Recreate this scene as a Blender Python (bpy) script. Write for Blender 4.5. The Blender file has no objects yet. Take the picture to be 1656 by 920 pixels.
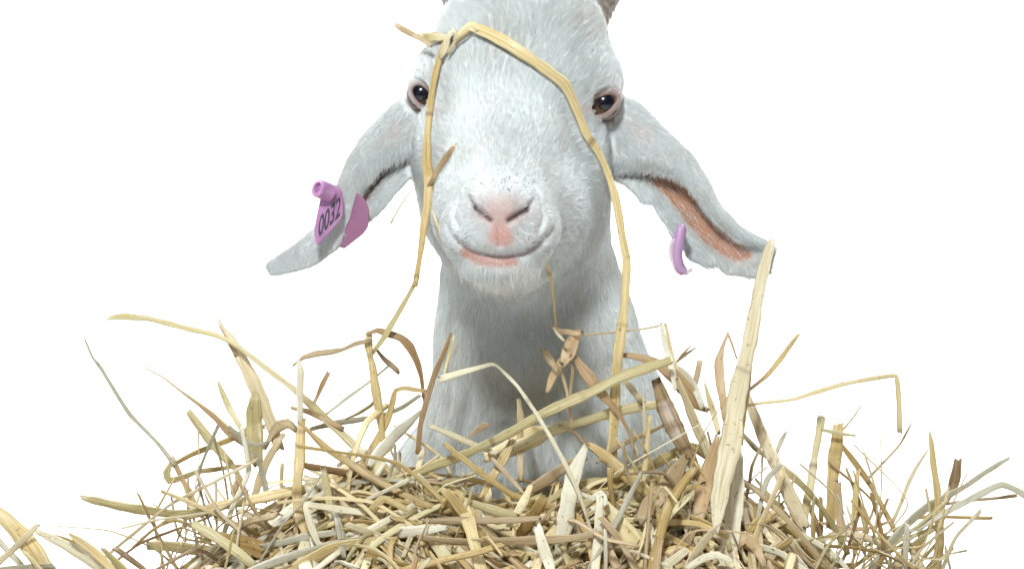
import bpy, bmesh, math, random
import numpy as np
from mathutils import Vector, Matrix
from mathutils.bvhtree import BVHTree
from mathutils.kdtree import KDTree

random.seed(11)
rng = np.random.default_rng(11)
sc = bpy.context.scene
FUR_COUNT = 620000
COL = sc.collection

# ------------------------------------------------------------------ camera, world, lamps, exposure
K = 0.0005           # metres per modelling unit (half a millimetre)
CAM_D = 2.0          # camera distance from the plane of the goat's eyes
CAM_Z = 0.50
cam_d = bpy.data.cameras.new('camera')
cam = bpy.data.objects.new('camera', cam_d)
COL.objects.link(cam)
cam.location = (0, -CAM_D, CAM_Z)
cam.rotation_euler = (math.pi / 2, 0, 0)
cam_d.sensor_width = 36
cam_d.lens = 36 * CAM_D / (1656 * K)
cam_d.clip_start = 0.05
cam_d.clip_end = 60
sc.camera = cam

world = bpy.data.worlds.new('World')
sc.world = world
world.use_nodes = True
bg = world.node_tree.nodes['Background']
bg.inputs[0].default_value = (0.98, 0.99, 1.0, 1)
bg.inputs[1].default_value = 0.05


def lamp(name, loc, target, size, watts, color, size_y=None):
    l = bpy.data.lights.new(name, 'AREA')
    l.energy = watts
    l.color = color
    l.size = size
    if size_y:
        l.shape = 'RECTANGLE'
        l.size_y = size_y
    o = bpy.data.objects.new(name, l)
    COL.objects.link(o)
    o.location = loc
    o.rotation_euler = (Vector(target) - Vector(loc)).to_track_quat('-Z', 'Y').to_euler()
    return o


lamp('key_softbox', (-0.26, -1.46, 1.72), (0.02, -0.05, 0.5), 0.28, 39, (0.95, 0.99, 1.0))
lamp('added_fill_light', (-1.2, -1.7, 0.8), (0, 0, 0.5), 0.9, 1.0, (0.93, 0.97, 1.0))  # added lamp with no known source, softens the front shadows
lamp('added_backdrop_light', (-1.9, 0.9, 2.6), (-0.8, 2.6, 0.7), 1.6, 150, (1, 1, 1))  # added lamp, only there to bring the backdrop to white
lamp('added_backdrop_light', (1.9, 0.9, 2.6), (0.8, 2.6, 0.7), 1.6, 150, (1, 1, 1))  # its added twin on the other side

sc.view_settings.view_transform = 'Standard'
sc.view_settings.look = 'None'
sc.view_settings.exposure = 0.0
sc.view_settings.gamma = 1.0
sc.render.engine = 'CYCLES'
sc.cycles.max_bounces = 8
sc.cycles.diffuse_bounces = 4
sc.cycles.transparent_max_bounces = 8
sc.cycles.use_denoising = True
try:
    sc.cycles.denoiser = 'OPENIMAGEDENOISE'
    sc.cycles.denoising_input_passes = 'RGB_ALBEDO_NORMAL'
except Exception:
    pass
try:
    sc.cycles_curves.shape = 'RIBBONS'
except Exception:
    pass


# ------------------------------------------------------------------ helpers
def P3(px, py, w):
    """A point of the place in modelling units (x right, y away, z up) seen at photo position px, py at depth w."""
    f = 1 + w * K / CAM_D
    return np.array([(px - 828) * f, w, (460 - py) * f])


def to_m(a):
    a = np.asarray(a, dtype=np.float64) * K
    a[..., 2] += CAM_Z
    return a


def tag(o, label=None, cat=None, group=None, kind=None):
    if label:
        o['label'] = label
    if cat:
        o['category'] = cat
    if group:
        o['group'] = group
    if kind:
        o['kind'] = kind
    return o


def mesh_obj(name, verts, faces, mat=None, parent=None, smooth=True):
    me = bpy.data.meshes.new(name)
    me.from_pydata([tuple(v) for v in verts], [], [tuple(f) for f in faces])
    me.update()
    if smooth:
        me.polygons.foreach_set('use_smooth', [True] * len(me.polygons))
    o = bpy.data.objects.new(name, me)
    COL.objects.link(o)
    if mat:
        me.materials.append(mat)
    if parent:
        o.parent = parent
    return o


def new_mat(name):
    m = bpy.data.materials.new(name)
    m.use_nodes = True
    nt = m.node_tree
    return m, nt, nt.nodes['Principled BSDF']


def N(nt, typ, **kw):
    n = nt.nodes.new(typ)
    for k, v in kw.items():
        setattr(n, k, v)
    return n


def ramp(nt, stops, fac=None):
    r = N(nt, 'ShaderNodeValToRGB')
    e = r.color_ramp.elements
    while len(e) < len(stops):
        e.new(0.5)
    for i, (p, c) in enumerate(stops):
        e[i].position = p
        e[i].color = (*c, 1)
    if fac is not None:
        nt.links.new(fac, r.inputs[0])
    return r


# ------------------------------------------------------------------ an added white sweep standing in for the blank cut-out ground
def build_backdrop():
    prof = [(-3.0, 0.0), (1.9, 0.0)]
    for i in range(1, 13):
        a = math.pi / 2 * i / 12
        prof.append((1.9 + 0.8 * math.sin(a), 0.8 - 0.8 * math.cos(a)))
    prof.append((2.7, 4.5))
    vs, fs = [], []
    for (y, z) in prof:
        vs += [(-6, y, z), (6, y, z)]
    for i in range(len(prof) - 1):
        fs.append((2 * i, 2 * i + 1, 2 * i + 3, 2 * i + 2))
    m, nt, b = new_mat('blank_white')
    b.inputs['Base Color'].default_value = (0.88, 0.88, 0.88, 1)
    b.inputs['Roughness'].default_value = 0.9
    n = N(nt, 'ShaderNodeTexNoise')
    n.inputs['Scale'].default_value = 60
    bp = N(nt, 'ShaderNodeBump')
    bp.inputs['Strength'].default_value = 0.03
    nt.links.new(n.outputs[0], bp.inputs['Height'])
    nt.links.new(bp.outputs[0], b.inputs['Normal'])
    o = mesh_obj('backdrop', vs, fs, m)
    tag(o, kind='structure')


build_backdrop()


# ------------------------------------------------------------------ the goat: signed distance field
def smin(a, b, k):
    h = np.clip(0.5 + 0.5 * (b - a) / k, 0, 1)
    return b + (a - b) * h - k * h * (1 - h)


def smax(a, b, k):
    return -smin(-a, -b, k)


def ell(G, c, r):
    X, Y, Z = G
    x, y, z = X - c[0], Y - c[1], Z - c[2]
    k0 = np.sqrt((x / r[0]) ** 2 + (y / r[1]) ** 2 + (z / r[2]) ** 2)
    k1 = np.sqrt((x / r[0] ** 2) ** 2 + (y / r[1] ** 2) ** 2 + (z / r[2] ** 2) ** 2) + 1e-9
    return k0 * (k0 - 1) / k1


def cone(G, a, b, ra, rb):
    X, Y, Z = G
    ab = b - a
    L2 = float(ab @ ab)
    t = np.clip(((X - a[0]) * ab[0] + (Y - a[1]) * ab[1] + (Z - a[2]) * ab[2]) / L2, 0, 1)
    d = np.sqrt((X - a[0] - t * ab[0]) ** 2 + (Y - a[1] - t * ab[1]) ** 2 + (Z - a[2] - t * ab[2]) ** 2)
    return d - (ra + (rb - ra) * t)


def chain(G, pts, r):
    d = None
    for i in range(len(pts) - 1):
        rr = r if np.isscalar(r) else r[i]
        r2 = r if np.isscalar(r) else r[i + 1]
        c = cone(G, pts[i], pts[i + 1], rr, r2)
        d = c if d is None else np.minimum(d, c)
    return d


EYE_R = P3(976, 168, -22)
EYE_L = P3(683, 153, -8)
EYE_RAD = 27.0
NOSE = P3(812, 338, -285)


def lid_loop(e, inner, outer, up, low, n=18):
    """Almond shaped opening on the eyeball: a closed loop of points."""
    pts = []
    for i in range(n):
        a = 2 * math.pi * i / n
        c, s = math.cos(a), math.sin(a)
        x = (outer[0] if c > 0 else -inner[0]) * 0 + (outer[0] * max(c, 0) + inner[0] * max(-c, 0))
        z0 = (outer[1] * max(c, 0) + inner[1] * max(-c, 0))
        z = z0 + (up * max(s, 0) - low * max(-s, 0)) * (1 - 0.25 * c * c)
        pts.append(np.array([x, 0.0, z]))
    return pts


def field(G, fine):
    # trunk and neck
    d = cone(G, P3(850, 400, 150), P3(868, 560, 175), 140, 168)
    d = smin(d, cone(G, P3(868, 560, 175), P3(888, 700, 215), 160, 205), 40)
    d = smin(d, cone(G, P3(888, 720, 240), P3(890, 900, 330), 205, 280), 60)
    if not fine:
        d = smin(d, ell(G, np.array([50, 480, -560]), (330, 360, 400)), 120)
        d = smin(d, ell(G, np.array([50, 980, -600]), (360, 520, 380)), 120)
        d = smin(d, ell(G, np.array([50, 1380, -640]), (300, 280, 350)), 120)
        for s in (-1, 1):                       # folded legs under the straw
            d = smin(d, cone(G, np.array([50 + s * 190, 340, -760]), np.array([50 + s * 210, 20, -900]), 95, 70), 50)
            d = smin(d, cone(G, np.array([50 + s * 210, 20, -900]), np.array([50 + s * 190, 330, -950]), 62, 44), 20)
            d = smin(d, cone(G, np.array([50 + s * 270, 1330, -760]), np.array([50 + s * 330, 1000, -900]), 150, 80), 60)
            d = smin(d, cone(G, np.array([50 + s * 330, 1000, -900]), np.array([50 + s * 320, 1330, -950]), 70, 45), 20)
    # cranium
    h = ell(G, P3(842, 124, 45), (151, 150, 150))
    h = smin(h, ell(G, P3(846, 45, 25), (118, 120, 95)), 50)
    # brow and orbit
    h = smin(h, ell(G, P3(701, 130, 5), (38, 56, 44)), 40)
    h = smin(h, ell(G, P3(963, 136, -2), (42, 56, 46)), 40)
    # bridge of the face down to the nose
    h = smin(h, cone(G, P3(832, 110, 10), P3(822, 235, -112), 112, 78), 46)
    h = smin(h, cone(G, P3(822, 235, -112), P3(813, 335, -208), 76, 64), 32)
    # cheeks
    h = smin(h, ell(G, P3(748, 250, 25), (84, 120, 118)), 40)
    h = smin(h, ell(G, P3(902, 265, 25), (90, 120, 125)), 40)
    h = smin(h, ell(G, P3(880, 365, 45), (102, 115, 88)), 40)
    h = smin(h, ell(G, P3(760, 350, 40), (72, 110, 78)), 40)
    # lower jaw
    h = smin(h, cone(G, P3(806, 408, -175), P3(845, 400, 20), 50, 78), 40)
    h = smin(h, ell(G, P3(817, 322, -95), (100, 95, 72)), 46)
    h = smin(h, ell(G, P3(876, 352, -85), (62, 62, 58)), 60)
    h = smin(h, ell(G, P3(756, 352, -95), (48, 60, 62)), 40)
    # muzzle
    h = smin(h, ell(G, P3(809, 365, -205), (86, 68, 60)), 40)
    h = smin(h, ell(G, P3(764, 372, -235), (46, 42, 42)), 22)
    h = smin(h, ell(G, P3(855, 372, -235), (46, 42, 42)), 22)
    h = smin(h, ell(G, P3(811, 330, -255), (44, 34, 30)), 18)
    h = smin(h, ell(G, P3(808, 378, -262), (24, 22, 28)), 14)
    # wings of the nostrils
    h = smin(h, chain(G, [P3(752, 312, -248), P3(764, 342, -262), P3(786, 362, -272)], [10, 13, 9]), 12)
    h = smin(h, chain(G, [P3(872, 312, -248), P3(858, 344, -262), P3(830, 362, -272)], [10, 13, 9]), 12)
    # lower lip and chin
    h = smin(h, chain(G, [P3(744, 402, -205), P3(775, 424, -232), P3(808, 430, -238), P3(842, 424, -230), P3(868, 402, -205)], [20, 24, 26, 24, 20]), 16)
    d = smin(d, h, 45)
    if fine:
        # folds round the muzzle
        fold_l = [P3(757, 296, -255), P3(738, 322, -262), P3(731, 348, -258), P3(740, 366, -262)]
        fold_r = [P3(866, 298, -255), P3(878, 326, -262), P3(880, 352, -258), P3(872, 374, -262)]
        for f in (fold_l, fold_r):
            q = surface_chain(f)
            d = smax(d, -chain(G, q, 5.0), 8)
        # mouth
        m = surface_chain([P3(722, 362, -200), P3(728, 378, -200), P3(742, 393, -220), P3(765, 406, -240), P3(790, 413, -250),
                           P3(815, 416, -250), P3(845, 412, -240), P3(868, 400, -220), P3(884, 384, -200), P3(893, 370, -190)])
        d = smax(d, -chain(G, m, [4, 5, 5, 4.5, 4.5, 4.5, 5.5, 6, 6, 4]), 6)
        # philtrum
        ph = surface_chain([P3(808, 362, -280), P3(808, 380, -280), P3(808, 400, -270)])
        d = smax(d, -chain(G, ph, [3, 4, 3]), 6)
        # nostrils
        nl = surface_chain([P3(760, 318, -270), P3(767, 333, -275), P3(779, 345, -280), P3(793, 356, -285)])
        nr = surface_chain([P3(861, 322, -270), P3(853, 338, -275), P3(840, 346, -280), P3(822, 356, -285)])
        d = smax(d, -chain(G, nl, [2.5, 4.5, 6.5, 3.5]), 4)
        d = smax(d, -chain(G, nr, [2.5, 5.0, 7.0, 3.5]), 4)
        # eyes: socket, lids
        for e, inner, outer, up, low in ((EYE_R, (-34, -9), (24, 8), 15, 21), (EYE_L, (22, -12), (-19, 5), 16, 21)):
            X, Y, Z = G
            sock = np.sqrt((X - e[0]) ** 2 + (Y - (e[1] - 14)) ** 2 + (Z - e[2]) ** 2) - (EYE_RAD + 1.5)
            d = smax(d, -sock, 6)
            lp = []
            for p in lid_loop(e, inner, outer, up, low):
                r2 = p[0] ** 2 + p[2] ** 2
                y = -math.sqrt(max((EYE_RAD + 2) ** 2 - r2, 25)) + (0 if r2 < 700 else 3)
                lp.append(e + np.array([p[0], y, p[2]]))
            lp.append(lp[0])
            d = smin(d, chain(G, lp, 5.2), 5)
            # heavy upper lid crease
            up_l = [q + np.array([0, 6, 9]) for q in lp[1:9]]
            d = smin(d, chain(G, up_l, 6.0), 8)
    return d


_base = {}


def surface_chain(pts):
    """Move rough points along the view direction onto the face surface computed so far."""
    out = []
    cx, cz, F, ys = _base['grid']
    for p in pts:
        ix = int(np.clip(round((p[0] - cx[0]) / (cx[1] - cx[0])), 0, len(cx) - 1))
        iz = int(np.clip(round((p[2] - cz[0]) / (cz[1] - cz[0])), 0, len(cz) - 1))
        col = F[ix, :, iz]
        inside = np.where(col < 0)[0]
        out.append(np.array([p[0], ys[inside[0]] if len(inside) else p[1], p[2]]))
    return out


def surface_nets(F, org, h):
    F = F.copy()
    for ax in range(3):                       # close the surface at the box's own faces
        for e in (0, -1):
            i = [slice(None)] * 3
            i[ax] = e
            F[tuple(i)] = np.maximum(F[tuple(i)], 0.5 * h)
    nx, ny, nz = F.shape
    s = F < 0
    acc = np.zeros((nx - 1, ny - 1, nz - 1, 3), np.float32)
    cnt = np.zeros((nx - 1, ny - 1, nz - 1), np.float32)
    cor = [(i, j, k) for i in (0, 1) for j in (0, 1) for k in (0, 1)]

    def sl(c):
        return tuple(slice(o, n - 1 + o) for o, n in zip(c, (nx, ny, nz)))
    tot = np.zeros(acc.shape[:3], np.int8)
    for c in cor:
        tot += s[sl(c)]
    act = (tot > 0) & (tot < 8)
    ids = np.argwhere(act)
    A = ids.T
    vsum = np.zeros((len(ids), 3), np.float64)
    vc = np.zeros(len(ids))
    for a in cor:
        for ax in range(3):
            if a[ax]:
                continue
            b = list(a)
            b[ax] = 1
            fa = F[A[0] + a[0], A[1] + a[1], A[2] + a[2]]
            fb = F[A[0] + b[0], A[1] + b[1], A[2] + b[2]]
            cr = (fa < 0) != (fb < 0)
            t = np.where(cr, fa / np.where(cr, fa - fb, 1), 0)
            p = np.array(a, float)[None, :].repeat(len(ids), 0)
            p[:, ax] += t
            vsum += np.where(cr[:, None], p, 0)
            vc += cr
    V = (ids + vsum / vc[:, None]) * h + np.asarray(org)
    idx = -np.ones(act.shape, np.int64)
    idx[A[0], A[1], A[2]] = np.arange(len(ids))
    faces = []
    for ax in range(3):
        o1, o2 = [(1, 2), (2, 0), (0, 1)][ax]
        sa = [slice(1, -1)] * 3
        sa[ax] = slice(0, -1)
        sb = [slice(1, -1)] * 3
        sb[ax] = slice(1, None)
        e = np.argwhere(s[tuple(sa)] != s[tuple(sb)])
        if not len(e):
            continue
        base = e.copy()
        base[:, o1] += 1
        base[:, o2] += 1
        flip = s[tuple(sa)][e[:, 0], e[:, 1], e[:, 2]]

        def at(d1, d2):
            q = base.copy()
            q[:, o1] += d1
            q[:, o2] += d2
            ok = (q < np.array(idx.shape)).all(1)
            r = -np.ones(len(q), np.int64)
            r[ok] = idx[q[ok, 0], q[ok, 1], q[ok, 2]]
            return r
        q = np.stack([at(-1, -1), at(0, -1), at(0, 0), at(-1, 0)], 1)
        q[~flip] = q[~flip][:, ::-1]
        faces.append(q[(q >= 0).all(1)])
    Q = np.concatenate(faces)
    a, b, c = V[Q[:, 0]], V[Q[:, 1]], V[Q[:, 2]]
    if (np.cross(b - a, c - a) * (a + b + c)).sum() < 0:
        Q = Q[:, ::-1]
    return V, Q


def grid(lo, hi, h):
    ax = [np.arange(lo[i], hi[i] + h, h, dtype=np.float32) for i in range(3)]
    return ax, np.meshgrid(*ax, indexing='ij')


# fine head, coarse trunk
H = 3.0
ax_f, G_f = grid((-215, -350, -60), (225, 330, 505), H)
# a first coarse look at the front of the face, to seat mouth, nostrils and folds on it
ax0, G0 = grid((-130, -330, -20), (110, -40, 200), 2.0)


F0 = field(G0, False)
_base['grid'] = (ax0[0], ax0[2], F0, ax0[1])
F1 = field(G_f, True)
V1, Q1 = surface_nets(F1, (ax_f[0][0], ax_f[1][0], ax_f[2][0]), H)
del F1, G_f
# drop the cut faces that the box would leave open at its bottom: the trunk continues inside it
HB = 9.0
ax_b, G_b = grid((-420, -140, -990), (520, 1720, 20), HB)
F2 = field(G_b, False)
V2, Q2 = surface_nets(F2, (ax_b[0][0], ax_b[1][0], ax_b[2][0]), HB)
del F2, G_b, F0, G0

# ------------------------------------------------------------------ ears: folded shells
EAR_L = [(0, (700, 142), (704, 276), .9, 22), (.10, (655, 158), (688, 276), .72, 16), (.2, (622, 184), (666, 286), .62, 8), (.32, (588, 222), (640, 312), .5, 2),
         (.45, (563, 264), (612, 346), .42, -6), (.56, (545, 308), (588, 362), .62, -14), (.72, (520, 362), (552, 397), .95, -20),
         (.86, (478, 398), (505, 430), .98, -26), (.95, (442, 421), (458, 443), .98, -28), (1, (431, 430), (439, 444), .98, -28)]
EAR_R = [(0, (975, 142), (965, 285), .98, 22), (.12, (1030, 166), (1012, 296), .8, 14), (.27, (1075, 212), (1045, 328), .5, 4),
         (.42, (1118, 252), (1078, 368), .31, -4), (.55, (1142, 290), (1105, 404), .26, -10), (.68, (1160, 330), (1140, 428), .24, -14),
         (.82, (1198, 371), (1180, 443), .22, -16), (.93, (1238, 391), (1217, 452), .15, -16), (1, (1254, 402), (1246, 438), .12, -16)]


def interp(tab, t, f):
    ts = [r[0] for r in tab]
    return np.interp(t, ts, [f(r) for r in tab])


def smooth_tab(tab, nt):
    t = np.linspace(0, 1, nt)
    cols = []
    for f in (lambda r: r[1][0], lambda r: r[1][1], lambda r: r[2][0], lambda r: r[2][1], lambda r: r[3], lambda r: r[4]):
        y = interp(tab, t, f)
        for _ in range(6):
            y[1:-1] = 0.25 * y[:-2] + 0.5 * y[1:-1] + 0.25 * y[2:]
        cols.append(y)
    return t, cols


def build_ear(tab, wavy):
    nt, ns = 90, 54
    t, (ux, uy, lx, ly, fo, ww) = smooth_tab(tab, nt)
    S = np.zeros((nt, ns, 3))
    info = np.zeros((nt, ns, 3))          # t, image fraction, 1 inside / 0 outer skin
    for i in range(nt):
        flat = 1 - max(0, (t[i] - 0.75) / 0.25) * 0.75
        wid = math.hypot(ux[i] - lx[i], uy[i] - ly[i])
        dep = min(0.30 * wid, 40) * flat
        f = fo[i]
        # control polygon in (fraction, depth): lower rim -> concha -> upper edge -> fold lip
        cp = np.array([(1.0, -0.10), (0.86, 0.10), (0.66, 0.42), (0.40, 0.62), (0.16, 0.40), (0.03, 0.05), (0.0, -0.30), (0.06, -0.58),
                       (0.25 * f + 0.05, -0.72), (0.6 * f, -0.66), (0.85 * f, -0.5), (f, -0.3)])
        cs = np.linspace(0, 1, len(cp))
        ss = np.linspace(0, 1, ns)
        fr = np.interp(ss, cs, cp[:, 0])
        de = np.interp(ss, cs, cp[:, 1])
        for _ in range(5):
            fr[1:-1] = 0.25 * fr[:-2] + 0.5 * fr[1:-1] + 0.25 * fr[2:]
            de[1:-1] = 0.25 * de[:-2] + 0.5 * de[1:-1] + 0.25 * de[2:]
        fr = fr + wavy * (0.03 * np.sin(13 * t[i]) + 0.03 * np.sin(31 * t[i] + 1) + 0.02 * np.sin(57 * t[i])) * np.clip(fr - 0.8, 0, 1) * 5
        for j in range(ns):
            px = ux[i] + (lx[i] - ux[i]) * fr[j]
            py = uy[i] + (ly[i] - uy[i]) * fr[j]
            S[i, j] = P3(px, py, ww[i] + de[j] * dep)
            info[i, j] = (t[i], fr[j], ss[j])
    du = np.gradient(S, axis=0)
    dv = np.gradient(S, axis=1)
    nn = np.cross(du, dv)
    nn /= np.linalg.norm(nn, axis=2, keepdims=True) + 1e-9
    th = 3.4
    A, B = S + nn * th, S - nn * th
    V = np.concatenate([A.reshape(-1, 3), B.reshape(-1, 3)])
    M = nt * ns
    fs = []
    for i in range(nt - 1):
        for j in range(ns - 1):
            a, b, c, d = i * ns + j, i * ns + j + 1, (i + 1) * ns + j + 1, (i + 1) * ns + j
            fs.append((a, b, c, d))
            fs.append((M + d, M + c, M + b, M + a))
    bd = [i * ns for i in range(nt)] + [(nt - 1) * ns + j for j in range(1, ns)] + [i * ns + ns - 1 for i in range(nt - 2, -1, -1)] + [j for j in range(ns - 2, 0, -1)]
    for a, b in zip(bd, bd[1:] + bd[:1]):
        fs.append((b, a, M + a, M + b))
    return V, np.array(fs), np.concatenate([info.reshape(-1, 3)] * 2)


EV_L, EF_L, EI_L = build_ear(EAR_L, 0)
EV_R, EF_R, EI_R = build_ear(EAR_R, 1)

off = np.cumsum([0, len(V1), len(V2), len(EV_L)])
allV = np.concatenate([V1, V2, EV_L, EV_R])
allF = np.concatenate([Q1, Q2 + off[1], EF_L + off[2], EF_R + off[3]])
tmp = mesh_obj('goat_rough', to_m(allV), allF)
md = tmp.modifiers.new('r', 'REMESH')
md.mode = 'VOXEL'
md.voxel_size = 2.9 * K
md.adaptivity = 0.0
md2 = tmp.modifiers.new('s', 'SMOOTH')
md2.factor = 0.5
md2.iterations = 2
dg = bpy.context.evaluated_depsgraph_get()
gme = bpy.data.meshes.new_from_object(tmp.evaluated_get(dg))
bpy.data.objects.remove(tmp)
gme.name = 'goat'
nv = len(gme.vertices)
gv = np.empty(nv * 3, np.float32)
gme.vertices.foreach_get('co', gv)
gv = gv.reshape(-1, 3)
gU = gv.astype(np.float64) / K
gU[:, 2] -= CAM_Z / K
gn = np.empty(nv * 3, np.float32)
gme.vertex_normals.foreach_get('vector', gn)
gn = gn.reshape(-1, 3)
gme.polygons.foreach_set('use_smooth', [True] * len(gme.polygons))

# photo position of every vertex (only used to say which part of the skin is which)
ff = 1 + gU[:, 1] * K / CAM_D
gpx = gU[:, 0] / ff + 828
gpy = 460 - gU[:, 2] / ff


def gauss(cx, cy, rx, ry, rot=0.0):
    c, s = math.cos(rot), math.sin(rot)
    x, y = gpx - cx, gpy - cy
    return np.exp(-(((c * x + s * y) / rx) ** 2 + ((-s * x + c * y) / ry) ** 2))


def band(pts, r):
    """1 near a polyline of photo positions, 0 away from it"""
    best = np.full(nv, 1e9)
    P = np.stack([gpx, gpy], 1)
    for a, b in zip(pts[:-1], pts[1:]):
        a, b = np.array(a, float), np.array(b, float)
        ab = b - a
        t = np.clip(((P - a) @ ab) / (ab @ ab), 0, 1)
        best = np.minimum(best, np.linalg.norm(P - a - t[:, None] * ab, axis=1))
    return np.exp(-(best / r) ** 2)


front = gU[:, 1] < 40
is_ear = np.zeros(nv, bool)
ear_t = np.zeros(nv)
ear_f = np.zeros(nv)
ear_s = np.zeros(nv)
for V_, I_ in ((EV_L, EI_L), (EV_R, EI_R)):
    kd = KDTree(len(V_))
    for i, v in enumerate(V_):
        kd.insert(v, i)
    kd.balance()
    lo, hi = V_.min(0) - 8, V_.max(0) + 8
    cand = np.where(((gU > lo) & (gU < hi)).all(1))[0]
    for i in cand:
        co, j, dist = kd.find(gU[i])
        if dist < 4.5:
            is_ear[i] = True
            ear_t[i], ear_f[i], ear_s[i] = I_[j]
# ear vertices within the skull keep the head's fur
is_ear &= ~((np.abs(gpx - 835) < 158) & (gpy < 290))

nose_pad = np.clip(gauss(809, 349, 24, 11) * 1.1 + gauss(808, 372, 14, 20) * 1.3 + gauss(812, 386, 22, 11) * 1.1, 0, 1) * (gU[:, 1] < -200)
nose_pad = np.clip((nose_pad - 0.35) * 2.2, 0, 1)
mouthline = [(722, 362), (728, 378), (742, 393), (765, 406), (790, 413), (815, 416), (845, 412), (868, 400), (884, 384), (893, 370)]
lip_dark = np.clip(band(mouthline, 4.0) * 1.3, 0, 1) * np.clip((84 - np.abs(gpx - 809)) / 30, 0.6, 1) * (gU[:, 1] < -100)
lip_pink = np.clip(band([(752, 408), (775, 420), (800, 424), (830, 423)], 8.5) * 1.5, 0, 1) * (gU[:, 1] < -150)
nost = np.clip(band([(769, 336), (779, 345), (793, 356)], 4.2) + band([(851, 340), (840, 346), (822, 356)], 4.8) + 0.7 * band([(759, 316), (769, 336)], 3.5) + 0.7 * band([(862, 320), (851, 340)], 3.5), 0, 1) * (gU[:, 1] < -200)
eye_d = np.minimum(np.linalg.norm(gU - EYE_R, axis=1), np.linalg.norm(gU - EYE_L, axis=1))
lidm = np.clip(1.6 - np.abs(eye_d - EYE_RAD) / np.where(gpx < 828, 6.5, 9.5), 0, 1) * (~is_ear) * (gU[:, 1] < 12)
canth = np.clip(gauss(948, 180, 14, 10) + 0.9 * gauss(703, 178, 9, 12), 0, 1) * front
inner = is_ear & (ear_s < 0.62) & (ear_f < 0.84) & (ear_f > 0.10)
# inner skin is the side of the shell that looks at the camera
inner &= gn[:, 1] < 0.35
depthin = np.zeros(nv)
depthin[inner] = np.clip(1 - np.abs(ear_f[inner] - 0.47) / 0.36, 0, 1)
depthin[inner] *= np.clip((ear_t[inner] - 0.03) * 10, 0, 1) * np.clip((0.93 - ear_t[inner]) * 8, 0, 1)
concha = np.clip(depthin * 2.6, 0, 1)
blush = np.clip(gauss(1035, 212, 30, 20, 0.5) + gauss(640, 216, 26, 20, -0.5), 0, 1) * is_ear * (gn[:, 1] < 0)

base = np.array([0.64, 0.67, 0.68])
colr = np.repeat(base[None], nv, 0)


def mix(mask, c):
    global colr
    colr = colr * (1 - mask[:, None]) + np.array(c)[None] * mask[:, None]


mix(blush * 0.7, (0.62, 0.40, 0.33))
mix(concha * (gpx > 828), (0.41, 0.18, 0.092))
mix(concha * (gpx < 828), (0.20, 0.095, 0.06))  # darker than the other ear: the fold's shadow put into the colour
mix(np.clip(gauss(810, 335, 40, 22) * 1.4, 0, 1) * (gU[:, 1] < -200) * 0.9, (0.57, 0.43, 0.40))
mix(np.clip(nose_pad * 1.0, 0, 1), (0.55, 0.40, 0.36))
mix(np.clip(gauss(810, 382, 22, 18) * (gU[:, 1] < -200) * 1.0, 0, 1), (0.55, 0.30, 0.25))
mix(np.clip(gauss(780, 350, 16, 9, .6) + gauss(838, 350, 16, 9, -.6), 0, 1) * (gU[:, 1] < -200) * 0.6, (0.62, 0.33, 0.28))
mix(lip_pink, (0.50, 0.29, 0.24))
mix(lip_dark * np.clip(0.55 + (gpx - 780) / 250, 0.45, 0.85), (0.20, 0.13, 0.13))
mix(nost, (0.035, 0.02, 0.02))  # near-black slits: shadow of the nostril hollows painted into the skin
mix(lidm * front * 0.9, (0.27, 0.165, 0.135))
mix(np.clip(1.2 - np.abs(eye_d - EYE_RAD - 1) / 2.5, 0, 1) * front * 0.7, (0.12, 0.07, 0.06))
mix(canth * 0.8, (0.45, 0.27, 0.21))
ca = gme.color_attributes.new('skin', 'FLOAT_COLOR', 'POINT')
ca.data.foreach_set('color', np.concatenate([colr, np.ones((nv, 1))], 1).astype(np.float32).ravel())

m_skin, nt, b = new_mat('goat_skin')
at = N(nt, 'ShaderNodeAttribute', attribute_name='skin')
n1 = N(nt, 'ShaderNodeTexNoise')
n1.inputs['Scale'].default_value = 900
n1.inputs['Detail'].default_value = 4
mx = N(nt, 'ShaderNodeMix', data_type='RGBA', blend_type='MULTIPLY')
mx.inputs[0].default_value = 0.35
r1 = ramp(nt, [(0.3, (0.55, 0.5, 0.5)), (0.65, (1, 1, 1))], n1.outputs[0])
tc = N(nt, 'ShaderNodeTexCoord')
nt.links.new(tc.outputs['Object'], n1.inputs['Vector'])
nt.links.new(at.outputs['Color'], mx.inputs[6])
nt.links.new(r1.outputs[0], mx.inputs[7])
nt.links.new(mx.outputs[2], b.inputs['Base Color'])
b.inputs['Roughness'].default_value = 0.55
b.inputs['Subsurface Weight'].default_value = 0.15
b.inputs['Subsurface Scale'].default_value = 0.003
b.inputs['Subsurface Radius'].default_value = (1.0, 0.4, 0.25)
bp = N(nt, 'ShaderNodeBump')
bp.inputs['Strength'].default_value = 0.25
bp.inputs['Distance'].default_value = 0.0006
nt.links.new(n1.outputs[0], bp.inputs['Height'])
nt.links.new(bp.outputs[0], b.inputs['Normal'])
gme.materials.clear()
gme.materials.append(m_skin)
goat = bpy.data.objects.new('goat', gme)
COL.objects.link(goat)
tag(goat, 'white goat with drooping ears resting its neck in a heap of straw', 'goat')

bvh = BVHTree.FromObject(goat, bpy.context.evaluated_depsgraph_get())
_eye = Vector((0, -CAM_D, CAM_Z))


def skin_depth(px, py):
    """Depth w of the goat's skin along the line of sight through a photo position (None if it misses)."""
    p = Vector(to_m(P3(px, py, 0)))
    hit = bvh.ray_cast(_eye, (p - _eye).normalized())
    return None if hit[0] is None else hit[0].y / K


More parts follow.
